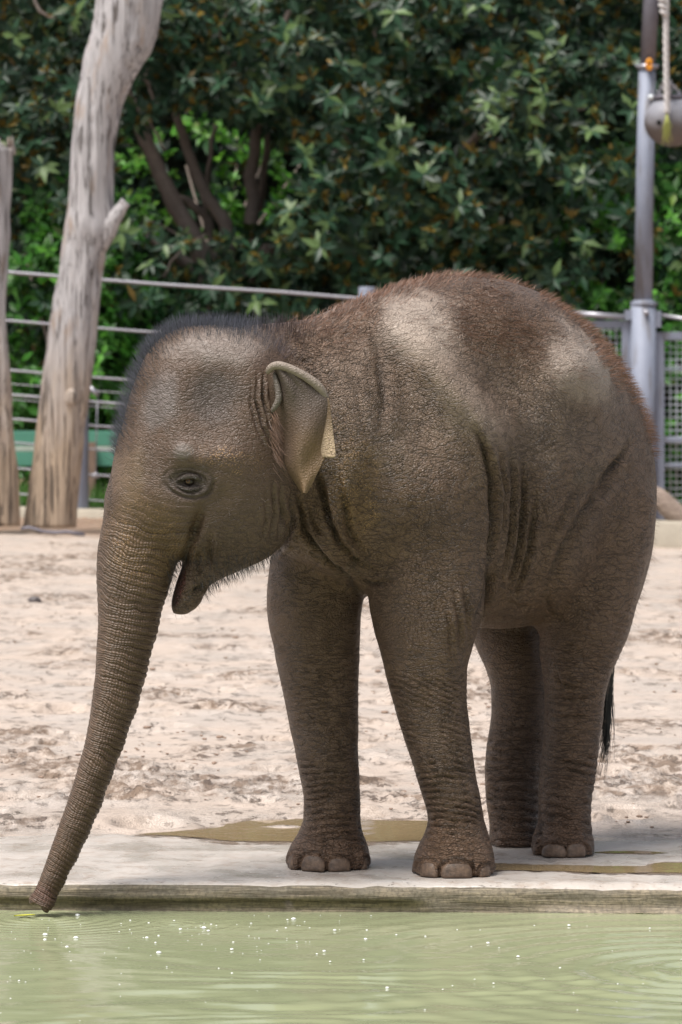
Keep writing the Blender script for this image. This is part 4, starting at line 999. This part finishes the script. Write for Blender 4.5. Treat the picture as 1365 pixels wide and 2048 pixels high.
DSP += tmask*(-.0065*ring*(.35+.85*fs)*(.75+.5*NOI))+tmask*.002*fs*np.sin(np.pi*phase*.37)

# ankles and knees: folds round the legs
def rings(u0, u1, v0, v1, lam, tilt, curve, amp):
    global DSP
    uc = (u0+u1)/2; w = sstep(u0-12, u0+4, PU)*sstep(u1+12, u1-4, PU)*sstep(v0, v0+45, PV)*sstep(v1, v1-18, PV)*near
    p = (PV+tilt*(PU-uc)-curve*((PU-uc)/60)**2+NOI*7+NOI2*3)/lam
    DSP += w*(-amp)*(1-np.abs(np.sin(np.pi*p))**0.6)*sstep(-.5, .3, fbm(BV*14+5, 2, 31))
rings(826, 990, 1500, 1690, 14, -.10, 9, .012); rings(574, 740, 1500, 1700, 14, .05, 6, .011)
rings(1062, 1195, 1480, 1695, 19, -.16, 5, .013); rings(965, 1080, 1440, 1690, 20, -.05, 4, .011)
rings(760, 960, 1330, 1560, 12, -.45, 0, .006); rings(560, 725, 1250, 1560, 13, .25, 0, .0035); rings(1085, 1270, 1180, 1500, 15, -.3, 0, .004); rings(1000, 1300, 850, 1150, 16, .55, 0, .0025)

for (tx, ty, tw, th, tY, tr, tc) in TOES:                               # cuticle round each nail
    rn = np.hypot((PU-tx)/(tw*1.05), (PV-ty-th*.25)/(th*1.35)); wn2 = near*(rn < 2)*(PV < ty+th*.6)
    DSP += wn2*(.0045*np.exp(-((rn-1.28)/.14)**2)-.0035*np.exp(-((rn-1.06)/.09)**2))
DSP += .0035*fbm(BV*11+3, 3, 41)*sstep(0, .3, BV[:, 2])
BV2 = BV+BN*DSP[:, None]
BV2[:, 2] = np.where((BV[:, 0] > -.6) & (BV2[:, 2] < 0.0), 0.0, BV2[:, 2])
bme.vertices.foreach_set('co', BV2.astype(np.float32).ravel()); bme.update()
BN = normals(bme); PU, PV = to_uv(BV2)

def blob(u, v, su, sv, rot=0.0, edge=0.0):
    ca, sa = math.cos(rot), math.sin(rot); dx, dy = PU-u, PV-v
    r = np.hypot((dx*ca+dy*sa)/su, (-dx*sa+dy*ca)/sv)+NOI*.35+NOI2*.2
    return sstep(1.25, 0.45, r) if not edge else sstep(1+edge, 1-edge, r)

tint = np.tile(np.array((.152, .093, .060)), (nb, 1))
def dye(col, m):
    global tint
    tint = tint*(1-m[:, None])+np.array(col)*m[:, None]
headm = np.clip(sstep(600, 560, PU)*sstep(1250, 1150, PV), 0, 1)
dye((.104, .066, .046), headm*.85)
dye((.118, .073, .046), tmask*.7)
dye((.255, .185, .14), blob(820, 780, 260, 190)*.55)                      # dust on shoulders and flank, with the light they reflect put into the colour
dye((.40, .325, .27), blob(840, 645, 108, 72, .3)*.85*near)
dye((.38, .31, .26), blob(1165, 735, 100, 70, .75)*.85)  # top light on the hip painted as a pale patch, with some dust
dye((.26, .19, .145), blob(1100, 850, 160, 110)*.5)
dye((.31, .235, .185), blob(915, 785, 150, 46, .84)*.6)  # slanting light band on the shoulder, painted into the colour
dye((.105, .068, .046), blob(770, 770, 45, 110, .1)*.35)  # shade of the hollow behind the neck, put into the colour
dye((.11, .072, .05), blob(1045, 1010, 60, 170, .1)*.4)  # shade of the flank hollow, put into the colour
dye((.25, .205, .18), blob(440, 690, 110, 45)*.7)  # top of the head: dust and reflected light painted pale
dye((.19, .17, .17), blob(318, 800, 36, 60, .3)*.5)  # sky sheen on the forehead, put into the colour
dye((.17, .15, .135), blob(365, 903, 20, 16)*.6)  # painted highlight on the brow bump
dye((.22, .15, .095), blob(262, 960, 34, 80, .15)*.6)
dye((.18, .11, .058), blob(285, 1080, 75, 110)*.5)
dye((.072, .062, .060), blob(432, 785, 62, 60)*.55)                     # darker, greyer tone over the temple hollow
dye((.058, .046, .040), blob(380, 965, 58, 34)*.7)
dye((.10, .062, .042), blob(965, 650, 80, 45, .3)*.35)                    # brown fur on the back
dye((.19, .12, .075), blob(1000, 690, 120, 60, .4)*.3)
dye((.12, .085, .055), blob(1180, 950, 40, 25, -.4)*.6)
dye((.19, .115, .05), blob(715, 975, 50, 110)*.55)
dye((.125, .080, .052), sstep(1250, 1500, PV)*.45*(PU > 480))
dye((.16, .09, .052), sstep(1560, 1690, PV)*.6*(PU > 480))             # mud on the feet
dye((.15, .08, .06), blob(90, 1790, 34, 30)*.8)                          # pink skin of the tip
dye((.085, .022, .018), (PU > 338)*(PU < 372)*sstep(1128, 1150, PV)*sstep(1218, 1205, PV)*sstep(-.35, -.7, BN[:, 0])*.9)
dye((.05, .018, .015), sstep(16, 6, np.abs(PU-(362-(PV-1130)*.24)-0))*sstep(1120, 1150, PV)*sstep(1222, 1205, PV)*(PU < 372)*(PU > 335)*.9)
dye((.045, .032, .024), sstep(.0, -.010, DSP+.003)*.6)                   # dirt and shade of the folds, both put into the colour
freck = np.clip(blob(715, 985, 55, 130)*.9+blob(285, 1080, 85, 110)*.75+blob(470, 930, 60, 35)*.7+blob(415, 905, 40, 18)*.6+blob(690, 860, 40, 50)*.4, 0, 1)
vattr(bo, 'tint', tint); vattr(bo, 'freck', freck)
vattr(bo, 'fine', np.clip(headm*sstep(1150, 1000, PV)*(PU > 225)+0*PU, 0, 1))
vattr(bo, 'bald', np.clip(blob(840, 645, 108, 72, .3)+blob(1165, 735, 100, 70, .75)+.6*blob(915, 785, 150, 50, .84), 0, 1)); vattr(bo, 'trunkm', tmask*1.0); vattr(bo, 'phase', phase); vattr(bo, 'trunks', side*.0016+BV[:, 1]*.7); vattr(bo, 'legm', sstep(1200, 1330, PV)*(PU > 480))

m = NT('elephant_skin'); v = m.coord()
wob = m.n('ShaderNodeTexNoise', {'Scale': 9.0, 'Detail': 3.0}); m.L.new(v, wob.inputs['Vector'])
vd = m.vadd(v, m.vscale(wob.outputs['Color'], 0.034))
stretch = m.n('ShaderNodeMapping', {'Scale': (1.0, 1.0, 1.35), 'Rotation': (0, math.radians(25), 0)}); m.L.new(vd, stretch.inputs[0])
pz = m.ramp(m.noise(v, 2.4, 2), [(.44, 0.0), (.56, 1.0)])
c1 = m.mix(pz, m.vor(stretch.outputs[0], 72), m.vor(stretch.outputs[0], 44)); c2 = m.vor(stretch.outputs[0], 112)
g1 = m.ramp(c1, [(0.0, 0.0), (0.11, 1.0)]); g2 = m.ramp(c2, [(0.0, 0.0), (0.25, 1.0)])
def ridge(vec, sc, width, det=3):
    q = m.math('ABSOLUTE', m.math('SUBTRACT', m.noise(vec, sc, det, .5), 0.5)); return m.ramp(q, [(0.0, 0.0), (width, 1.0)])
bodymap = m.n('ShaderNodeMapping', {'Scale': (1.0, 1.0, 2.6), 'Rotation': (0, math.radians(-38), 0)}); m.L.new(vd, bodymap.inputs[0])
legmap = m.n('ShaderNodeMapping', {'Scale': (.55, .55, 2.6), 'Rotation': (0, math.radians(-8), 0)}); m.L.new(vd, legmap.inputs[0])
lines = m.mix(m.attr('legm'), ridge(bodymap.outputs[0], 17, .045), ridge(legmap.outputs[0], 24, .05))
fine = m.attr('fine'); trk = m.attr('trunkm')
notfine = m.math('MULTIPLY', m.math('SUBTRACT', 1.0, m.math('MULTIPLY', fine, 0.62)), m.math('SUBTRACT', 1.0, m.math('MULTIPLY', trk, 0.9)))
notfine = m.math('MULTIPLY', notfine, m.math('SUBTRACT', 1.0, m.math('MULTIPLY', m.attr('bald'), .55)))
patch = m.ramp(m.noise(v, 3.2, 3), [(0.35, 0.65), (0.62, 1.0)])
s1 = m.math('MULTIPLY', notfine, patch)
h = m.math('ADD', m.math('MULTIPLY', g1, m.math('MULTIPLY', s1, 0.75)), m.math('MULTIPLY', g2, m.math('MULTIPLY', notfine, 0.42)))
h = m.math('ADD', h, m.math('MULTIPLY', lines, m.math('MULTIPLY', notfine, 0.85)))
# rings across the trunk, cut by lines along it
ph_ = m.attr('phase')
def saw(x, p): return m.math('POWER', m.math('ABSOLUTE', m.math('SINE', m.math('MULTIPLY', x, math.pi))), p)
wn_ = m.math('MULTIPLY', m.math('SUBTRACT', m.noise(v, 55, 3), .5), .55)
t1 = saw(m.math('ADD', ph_, wn_), .55); t2 = saw(m.math('ADD', m.math('MULTIPLY', ph_, 2.6), m.math('MULTIPLY', wn_, 2.2)), .6)
sd = m.math('ADD', m.math('MULTIPLY', m.attr('trunks'), 95.0), m.math('MULTIPLY', wn_, 2.4)); t3 = saw(sd, .5)
th_ = m.math('ADD', m.math('ADD', m.math('MULTIPLY', t1, .55), m.math('MULTIPLY', t2, .75)), m.math('MULTIPLY', t3, .6))
h = m.math('ADD', h, m.math('MULTIPLY', th_, m.math('MULTIPLY', trk, 0.95)))
h = m.math('ADD', h, m.math('MULTIPLY', m.noise(v, 300, 3), 0.30))
nrm = m.bump(h, 1.0, 0.0042)
col = m.attr('tint', 'Color')
col = m.mix(m.noise(v, 16, 5, .65), m.mix(1.0, col, (.62, .60, .58), 'MULTIPLY'), m.mix(1.0, col, (1.32, 1.34, 1.36), 'MULTIPLY'))
crk = m.math('MULTIPLY', m.math('SUBTRACT', 1.0, g1), m.math('MULTIPLY', s1, 0.58))
crk = m.math('MAXIMUM', crk, m.math('MULTIPLY', m.math('SUBTRACT', 1.0, lines), m.math('MULTIPLY', notfine, 0.72)))
crk = m.math('MAXIMUM', crk, m.math('MULTIPLY', m.math('SUBTRACT', 1.0, g2), m.math('MULTIPLY', notfine, 0.26)))
crk = m.math('MAXIMUM', crk, m.math('MULTIPLY', m.math('SUBTRACT', 1.0, t1), m.math('MULTIPLY', trk, 0.45)))
crk = m.math('MAXIMUM', crk, m.math('MULTIPLY', m.math('SUBTRACT', 1.0, t3), m.math('MULTIPLY', trk, 0.4)))
col = m.mix(crk, col, (.024, .015, .010))                                # dirt in the cracks, with their shade painted in
spots = m.ramp(m.vor(vd, 190, 'F1'), [(0.25, 1.0), (0.42, 0.0)])
fm = m.math('MULTIPLY', m.math('MULTIPLY', m.attr('freck'), spots), m.ramp(m.noise(v, 26, 3), [(.36, 0.0), (.6, 1.0)]))
col = m.mix(m.math('MULTIPLY', fm, .85), col, (.42, .255, .12))
mud = m.ramp(m.noise(v, 70, 5, .7), [(.66, 0.0), (.75, 1.0)])
col = m.mix(m.math('MULTIPLY', mud, .30), col, (.33, .25, .19))
m.P(Base_Color=col, Roughness=m.ramp(m.noise(v, 30, 4), [(.3, .34), (.7, .52)]), Normal=nrm)
m.b.inputs['Specular IOR Level'].default_value = 0.42
SKIN = m.m
bme.materials.append(SKIN)
bme.polygons.foreach_set('use_smooth', np.ones(len(bme.polygons), dtype=bool))
keep(bo, elephant)

def surf(px, py, k=12):
    """point and normal of the near surface of the body at a photo position"""
    q = np.where((np.hypot(PU-px, PV-py) < k) & (BN[:, 1] < 0))[0]
    y0 = BV2[q, 1].min(); q = q[BV2[q, 1] < y0+.06]; w = np.exp(-((PU[q]-px)**2+(PV[q]-py)**2)/20)[:, None]
    p = (BV2[q]*w).sum(0)/w.sum(); n = (BN[q]*w).sum(0); p[0] = WX(px, p[1]); p[2] = WZ(py, p[1])
    return p, n/np.linalg.norm(n)

# ---------------------------------------------------------------- ear
rows = [(728, 546, 566), (733, 538, 580), (742, 534, 600), (760, 535, 627), (780, 537, 647), (800, 541, 656), (825, 548, 659), (850, 556, 660), (870, 562, 660), (890, 566, 658), (905, 568, 654),
        (920, 570, 648), (935, 575, 641), (950, 583, 633), (964, 592, 626), (975, 599, 620), (982, 604, 616), (986, 607, 613)]
NC = 18; V = []; tn = []
for r, (py, l, R_) in enumerate(rows):
    tv = (py-728)/256
    for c in range(NC+1):
        u = c/NC; px = l+(R_-l)*u
        yy = 11.455-.075*math.sin(min(u*2.2, 1)*math.pi/2)-.020*tv+.05*max(0, u-.55)**1.2*(1-tv)
        yy += .010*math.sin(u*5+tv*4)*u+.006*math.sin(tv*13+u*7)
        if py < 800: yy -= .012*(1-u)*math.sin(u*20)
        V.append(W(px, py, yy)); tn.append((u, tv, px, py))
Fc = []
for r in range(len(rows)-1):
    for c in range(NC):
        a = r*(NC+1)+c; Fc.append((a, a+NC+1, a+NC+2, a+1))
ear = mesh_ob('ear', V, Fc)
tn = np.array(tn); en = len(tn)
et = np.tile(np.array((.092, .060, .041)), (en, 1))
def edye(col, mm):
    global et
    et = et*(1-mm[:, None])+np.array(col)*mm[:, None]
edye((.165, .102, .046), sstep(835, 900, tn[:, 3])*.75*sstep(.1, .6, tn[:, 0])); edye((.17, .108, .052), sstep(900, 985, tn[:, 3])*.5)
edye((.085, .068, .058), sstep(850, 780, tn[:, 3])*sstep(.1, .3, tn[:, 0])*.6)  # greyer upper ear: shade under the rim put into the tint
vattr(ear, 'tint', et); vattr(ear, 'spotm', sstep(620, 660, tn[:, 2])*sstep(840, 880, tn[:, 3])*.35)
md = ear.modifiers.new('sub', 'SUBSURF'); md.levels = 2; md.render_levels = 2
md = ear.modifiers.new('sol', 'SOLIDIFY'); md.thickness = 0.008; md.offset = 0
m = NT('ear_skin'); v = m.coord()
col = m.attr('tint', 'Color'); col = m.mix(m.noise(v, 30, 5, .65), m.mix(1, col, (.72, .7, .68), 'MULTIPLY'), m.mix(1, col, (1.25, 1.25, 1.25), 'MULTIPLY'))
sp = m.ramp(m.vor(v, 165, 'F1'), [(.28, 1.0), (.42, 0.0)])
col = m.mix(m.math('MULTIPLY', sp, m.math('MULTIPLY', m.attr('spotm'), .75)), col, (.10, .06, .04))
hh = m.math('ADD', m.math('MULTIPLY', m.noise(m.coord((30, 30, 8)), 2.0, 5, .6), 1.6), m.math('MULTIPLY', m.vor(v, 120), 1.2))
m.P(Base_Color=col, Roughness=.55, Normal=m.bump(hh, .7, .004))
EARM = m.m; ear.data.materials.append(EARM); keep(ear, elephant)
# rear edge of the ear, folded outwards
V = []; lt = []
for r in range(9):
    t = r/8
    for c in range(9):
        u = c/8; px = (646-24*t)*(1-u)+(659+14*t)*u; py = 795+(123-4*u)*t+1.5*math.sin(u*9)
        V.append(W(px, py, 11.388-.004-.018*t*math.sin(u*1.9)*u-.004*u)); lt.append((u, t))
lt = np.array(lt); Fc = [(r*9+c, r*9+9+c, r*9+10+c, r*9+c+1) for r in range(8) for c in range(8)]
lp = mesh_ob('ear_lappet', V, Fc, EARM); q_ = (sstep(.25, .85, lt[:, 1])*sstep(.0, .8, lt[:, 0]))[:, None]
vattr(lp, 'tint', np.array((.13, .085, .045))*(1-q_)+np.array((.44, .33, .22))*q_); vattr(lp, 'spotm', q_[:, 0])
md = lp.modifiers.new('sub', 'SUBSURF'); md.levels = 2; md.render_levels = 2
md = lp.modifiers.new('sol', 'SOLIDIFY'); md.thickness = 0.005; md.offset = 0
lp.parent = ear
# rolled upper rim and the fold in front of the ear canal
rim = [(534, 748, -.004), (540, 735, -.016), (553, 729, -.022), (572, 733, -.026), (598, 745, -.026), (622, 759, -.024), (642, 776, -.02), (653, 795, -.012), (658, 815, -.002)]
pts = []; rad = []
for i, (px, py, dy) in enumerate(rim):
    pts.append(W(px, py, 11.40+dy)); rad.append([.008, .0125, .014, .0135, .013, .0145, .0145, .010, .004][i])
V1 = tube(pts, rad, 12)
r_ = mesh_ob('ear_rim', *V1, EARM); vattr(r_, 'tint', np.tile(np.array((.24, .195, .16)), (len(V1[0]), 1))); vattr(r_, 'spotm', np.zeros(len(V1[0])))  # pale tint paints in the light caught by the rim
md = r_.modifiers.new('sub', 'SUBSURF'); md.levels = 2; md.render_levels = 2
r_.parent = ear
fold = [(548, 742, -.01), (556, 775, -.018), (560, 800, -.02), (551, 812, -.018), (543, 826, -.012)]
V1 = tube([W(a, b, 11.405+c) for a, b, c in fold], [.006, .010, .012, .011, .005], 10)
r_ = mesh_ob('ear_fold', *V1, SKIN); n1 = len(V1[0]); vattr(r_, 'tint', np.tile(np.array((.15, .125, .105)), (n1, 1))); vattr(r_, 'freck', np.zeros(n1)); vattr(r_, 'fine', np.ones(n1)); vattr(r_, 'trunkm', np.zeros(n1))
md = r_.modifiers.new('sub', 'SUBSURF'); md.levels = 2; md.render_levels = 2
r_.parent = ear

# ---------------------------------------------------------------- eye
ep, en_ = surf(379, 962)
def uvsphere(nu, nv, f):
    V = [f(0, 0, 1)]; Fc = []
    for j in range(1, nv):
        for i in range(nu):
            a, b = 2*math.pi*i/nu, math.pi*j/nv; V.append(f(math.sin(b)*math.cos(a), math.sin(b)*math.sin(a), math.cos(b)))
    V.append(f(0, 0, -1))
    for i in range(nu): Fc.append((0, 1+i, 1+(i+1) % nu)); Fc.append((len(V)-1, len(V)-1-nu+(i+1) % nu, len(V)-1-nu+i))
    for j in range(nv-2):
        for i in range(nu):
            a = 1+j*nu+i; b = 1+j*nu+(i+1) % nu; Fc.append((a, a+nu, b+nu, b))
    return V, Fc
V, Fc = uvsphere(24, 16, lambda x, y, z: (x*.0165, y*.0165, z*.0165))
eye = mesh_ob('eye', V, Fc); eye.location = Vector(ep)-Vector(en_)*.0030
eye.rotation_euler = Vector((-.25, -1, 0.0)).to_track_quat('Z', 'Y').to_euler()
m = NT('eyeball'); o_ = m.n('ShaderNodeTexCoord'); sx = m.n('ShaderNodeSeparateXYZ'); m.L.new(o_.outputs['Object'], sx.inputs[0])
rr = m.math('SQRT', m.math('ADD', m.math('POWER', sx.outputs[0], 2.0), m.math('POWER', sx.outputs[1], 2.0)))
m.P(Base_Color=m.ramp(m.math('MULTIPLY', rr, 50.0), [(.0, (.004, .003, .003)), (.12, (.005, .004, .003)), (.15, (.13, .058, .022)), (.34, (.085, .038, .016)), (.40, (.02, .015, .012)), (.6, (.03, .02, .018))]), Roughness=.06)
eye.data.materials.append(m.m); keep(eye, elephant)

for nm, arc, rd in (('upper_lid', [(350, 967, .0), (358, 959, -.010), (370, 953.5, -.017), (382, 952, -.019), (395, 954.5, -.016), (408, 961, -.009), (418, 969, .0)], [.003, .007, .0095, .010, .0095, .007, .003]),
                    ('lower_lid', [(350, 968, .0), (360, 974, -.008), (371, 978, -.013), (383, 979, -.014), (396, 977, -.012), (408, 973, -.007), (418, 969, .0)], [.003, .0055, .007, .0075, .007, .0055, .003])):
    V1 = tube([W(a, b, ep[1]+c) for a, b, c in arc], rd, 10); n1 = len(V1[0])
    r_ = mesh_ob(nm, *V1, SKIN); vattr(r_, 'tint', np.tile(np.array((.072, .056, .047)), (n1, 1))); vattr(r_, 'freck', np.zeros(n1)); vattr(r_, 'fine', np.zeros(n1)); vattr(r_, 'trunkm', np.zeros(n1))
    md = r_.modifiers.new('sub', 'SUBSURF'); md.levels = 2; md.render_levels = 2
    keep(r_, elephant)

# ---------------------------------------------------------------- toenails
m = NT('toenail'); v = m.coord((1, 1, 1), 'Generated')
col = m.mix(m.ramp(m.noise(m.coord(), 45, 6, .7), [(.38, 0.0), (.62, 1.0)]), (.065, .042, .029), (.185, .12, .08))
m.P(Base_Color=col, Roughness=.42, Normal=m.bump(m.noise(m.coord((2, 2, 9), 'Generated'), 4, 4), .5, .003)); NAIL = m.m
for (tx, ty, tw, th, tY, tr, tc) in TOES:
    p, n = surf(tx, ty-2, 14); n = Vector((n[0], n[1], 0)).normalized(); sc_ = p[1]/F
    w_, h_ = tw*sc_*1.02, th*sc_
    def fn(x, y, z):
        e_ = 2.1 if z > 0 else 2.8; q = (abs(x)**e_+abs(z)**e_)**(1/e_); k = math.hypot(x, z)/q if q > 1e-6 else 1
        return (x*w_*k, y*.016-.006*max(0, z), max(-h_*.60, z*h_*1.28*k))
    V, Fc = uvsphere(20, 12, lambda x, y, z: fn(x, z, y))
    o = mesh_ob('toenail', V, Fc, NAIL)
    o.rotation_euler = (math.radians(-12), 0, math.atan2(n.y, n.x)+math.pi/2)
    o.location = Vector(p)-n*.010; o.location.z = h_*.61
    keep(o, elephant)

# ---------------------------------------------------------------- tail
tl_ = [BP(-.78, .0, 1.36), BP(-.85, .0, 1.22), BP(-.845, -.005, 1.0), BP(-.82, -.01, .76), BP(-.805, -.01, .56), BP(-.80, -.01, .44)]
tl_ = [Vector(p) for p in tl_]; rad = [.05, .038, .026, .018, .013, .007]
V1 = tube(tl_, rad, 12); n1 = len(V1[0])
tail = mesh_ob('tail', *V1, SKIN); vattr(tail, 'tint', np.tile(np.array((.10, .08, .068)), (n1, 1))); vattr(tail, 'freck', np.zeros(n1)); vattr(tail, 'fine', np.zeros(n1)); vattr(tail, 'trunkm', np.zeros(n1))
md = tail.modifiers.new('sub', 'SUBSURF'); md.levels = 2; md.render_levels = 2
keep(tail, elephant)

# ---------------------------------------------------------------- hair
def hair_mesh(name, P, D, L, wd, mat, parent, bend=None, tints=None):
    """tapered two-segment ribbons"""
    n = len(P); D = D/np.linalg.norm(D, axis=1)[:, None]; L = L[:, None]
    S = np.cross(D, RNG.normal(size=(n, 3))*.5+np.array((0, -1, 0))); S /= np.linalg.norm(S, axis=1)[:, None]+1e-9
    bend = np.zeros((n, 3)) if bend is None else bend
    a = P-D*.002; b = P+D*L*.5+bend*L*.15; c = P+D*L+bend*L*.6
    w = wd[:, None]*.5 if isinstance(wd, np.ndarray) else wd*.5
    V = np.stack([a-S*w, a+S*w, b-S*w*.8, b+S*w*.8, c-S*w*.15, c+S*w*.15], 1).reshape(-1, 3)
    i = np.arange(n)[:, None]*6
    Q = np.concatenate([i+np.array([[0, 1, 3, 2]]), i+np.array([[2, 3, 5, 4]])])
    o = mesh_ob(name, V, Q, mat, None)
    if tints is not None: vattr(o, 'tint', np.repeat(tints, 6, 0))
    keep(o, parent); return o
m = NT('hair'); m.P(Base_Color=m.attr('tint', 'Color'), Roughness=.45); HAIR = m.m
def pick(weight, n):
    w = np.maximum(weight, 0); w = w/w.sum(); q = RNG.choice(nb, n, p=w)
    return q, BV2[q]+RNG.normal(size=(n, 3))*.003
def crown_w():
    mid = np.exp(-((BV2[:, 1]-HYc)/.10)**2)
    front = sstep(940, 860, PV)*sstep(700, 560, PU)*(BN[:, 1] > -.75)
    return mid*front*((BN[:, 0] < .25)+.6*(BN[:, 2] > .5))*(PV < 945)*sstep(-.2, .35, np.maximum(-BN[:, 0], BN[:, 2]))
q, P = pick(crown_w(), 6000); n = len(q)
u_ = PU[q]; Lh = RNG.uniform(.024, .056, n)*np.interp(PV[q], [640, 800, 930], [.8, 1.0, .75])
D = BN[q]*1.0+np.array((-.15, 0, .45))+RNG.normal(size=(n, 3))*.28
ti = np.array((.075, .078, .10))*RNG.uniform(.5, 1.7, n)[:, None]; br = sstep(480, 640, u_)[:, None]; ti = ti*(1-br*.7)+np.array((.13, .065, .045))*br*.7
hair_mesh('crown_hair', P, D, Lh, .0008, HAIR, elephant, np.tile((.2, 0, .3), (n, 1)), ti)
vb = (BV2[:, 0]-EO[0])*SW[0]+(BV2[:, 1]-EO[1])*SW[1]; tb = (BV2[:, 0]-EO[0])*FW[0]+(BV2[:, 1]-EO[1])*FW[1]
ridge = np.exp(-(vb/.075)**2)*sstep(.1, .5, BN[:, 2])*(PU > 560)*(BV2[:, 2] > 1.25)*sstep(.85, .6, tb)
vw = BV2-np.array((0, 0, CH)); vw /= np.linalg.norm(vw, axis=1)[:, None]
ridge = ridge+.5*(np.abs((BN*vw).sum(1)) < .22)*(PU > 1080)*(BV2[:, 2] > 1.25)*(BN[:, 0] > 0)*sstep(930, 860, PV)
q, P = pick(ridge, 10500); n = len(q)
back = np.tile((-FW[0], -FW[1], 0), (n, 1))
D = BN[q]*.75+back*.75+RNG.normal(size=(n, 3))*.25
ti = np.array((.15, .078, .048))*RNG.uniform(.35, 1.8, n)[:, None]
hair_mesh('back_hair', P, D, RNG.uniform(.02, .042, n), .0010, HAIR, elephant, np.tile((0, 0, -.3), (n, 1))+back*.4, ti)
w = (blob(965, 640, 100, 70, .3)+.5*blob(1060, 690, 110, 60, .6)+.35*blob(700, 650, 160, 50))*near*(BV2[:, 2] > 1.4)
q, P = pick(w, 4200); n = len(q); back = np.tile((-FW[0], -FW[1], -.35), (n, 1))
D = BN[q]*.35+back*.9+RNG.normal(size=(n, 3))*.22
ti = np.array((.16, .078, .045))*RNG.uniform(.35, 1.3, n)[:, None]
hair_mesh('flank_hair', P, D, RNG.uniform(.018, .036, n), .0009, HAIR, elephant, back*.3, ti)
chin = sstep(1090, 1130, PV)*sstep(1240, 1225, PV)*(PU > 335)*(PU < 560)*(BV2[:, 2] > .9)*(BV2[:, 1] < 11.72)*(BV2[:, 1] > 11.42)*sstep(.0, -.5, BN[:, 2])
q, P = pick(chin, 900); n = len(q)
D = BN[q]*.5+np.array((.15, 0, -1.0))+RNG.normal(size=(n, 3))*.25
ti = np.full((n, 3), .02)*RNG.uniform(.5, 1.6, n)[:, None]
hair_mesh('chin_hair', P, D, RNG.uniform(.018, .045, n), .0009, HAIR, elephant, None, ti)
earh = np.exp(-((PU-556)/10)**2-((PV-860)/38)**2)*near
q, P = pick(earh, 900); n = len(q); D = BN[q]*.35+np.array((.35, 0, -1.0))+RNG.normal(size=(n, 3))*.22
P[:, 1] -= .012
ti = np.array((.16, .095, .065))*RNG.uniform(.5, 1.6, n)[:, None]
hair_mesh('ear_hair', P, D, RNG.uniform(.02, .05, n), .0010, HAIR, elephant, np.tile((.2, 0, -.3), (n, 1)), ti)
q, P = pick((BV2[:, 2] > .15)*(.3+sstep(.3, -.1, np.abs(BN[:, 1])))*(PU > 190)*(1-tmask), 9000); n = len(q)
D = BN[q]+np.array((0, 0, -.5))+RNG.normal(size=(n, 3))*.3
ti = np.array((.09, .065, .05))*RNG.uniform(.4, 1.8, n)[:, None]
hair_mesh('body_hair', P, D, RNG.uniform(.008, .022, n), .0006, HAIR, elephant, None, ti)
# tuft of the tail: long black bristles curling in under the leg
n = 420; s = RNG.uniform(.45, 1, n); base = np.array([tl_[3].lerp(tl_[5], (x-.45)/.55) for x in s])
ths = []
V = []; Q = []
for i in range(n):
    b = base[i]+RNG.normal(size=3)*.006; L_ = random.uniform(.18, .34); off = RNG.normal(size=3)*.030; off[1] *= .6
    cv = [b+(np.array((.018, 0, -.9))*k+np.array((-.07*k**3, 0, .10*k**3)) + off*k*1.1/ .9)*L_*1.0 for k in (0, .25, .5, .75, 1)]
    w0 = .0011; sd = np.array((1, .4, .15))
    o0 = len(V)
    for k, c in enumerate(cv): V += [c-sd*w0*(1-k*.18), c+sd*w0*(1-k*.18)]
    for k in range(4): Q.append((o0+2*k, o0+2*k+1, o0+2*k+3, o0+2*k+2))
tu = mesh_ob('tail_tuft', np.array(V), np.array(Q), simple('tuft', (.006, .006, .008), .35))
keep(tu, elephant)
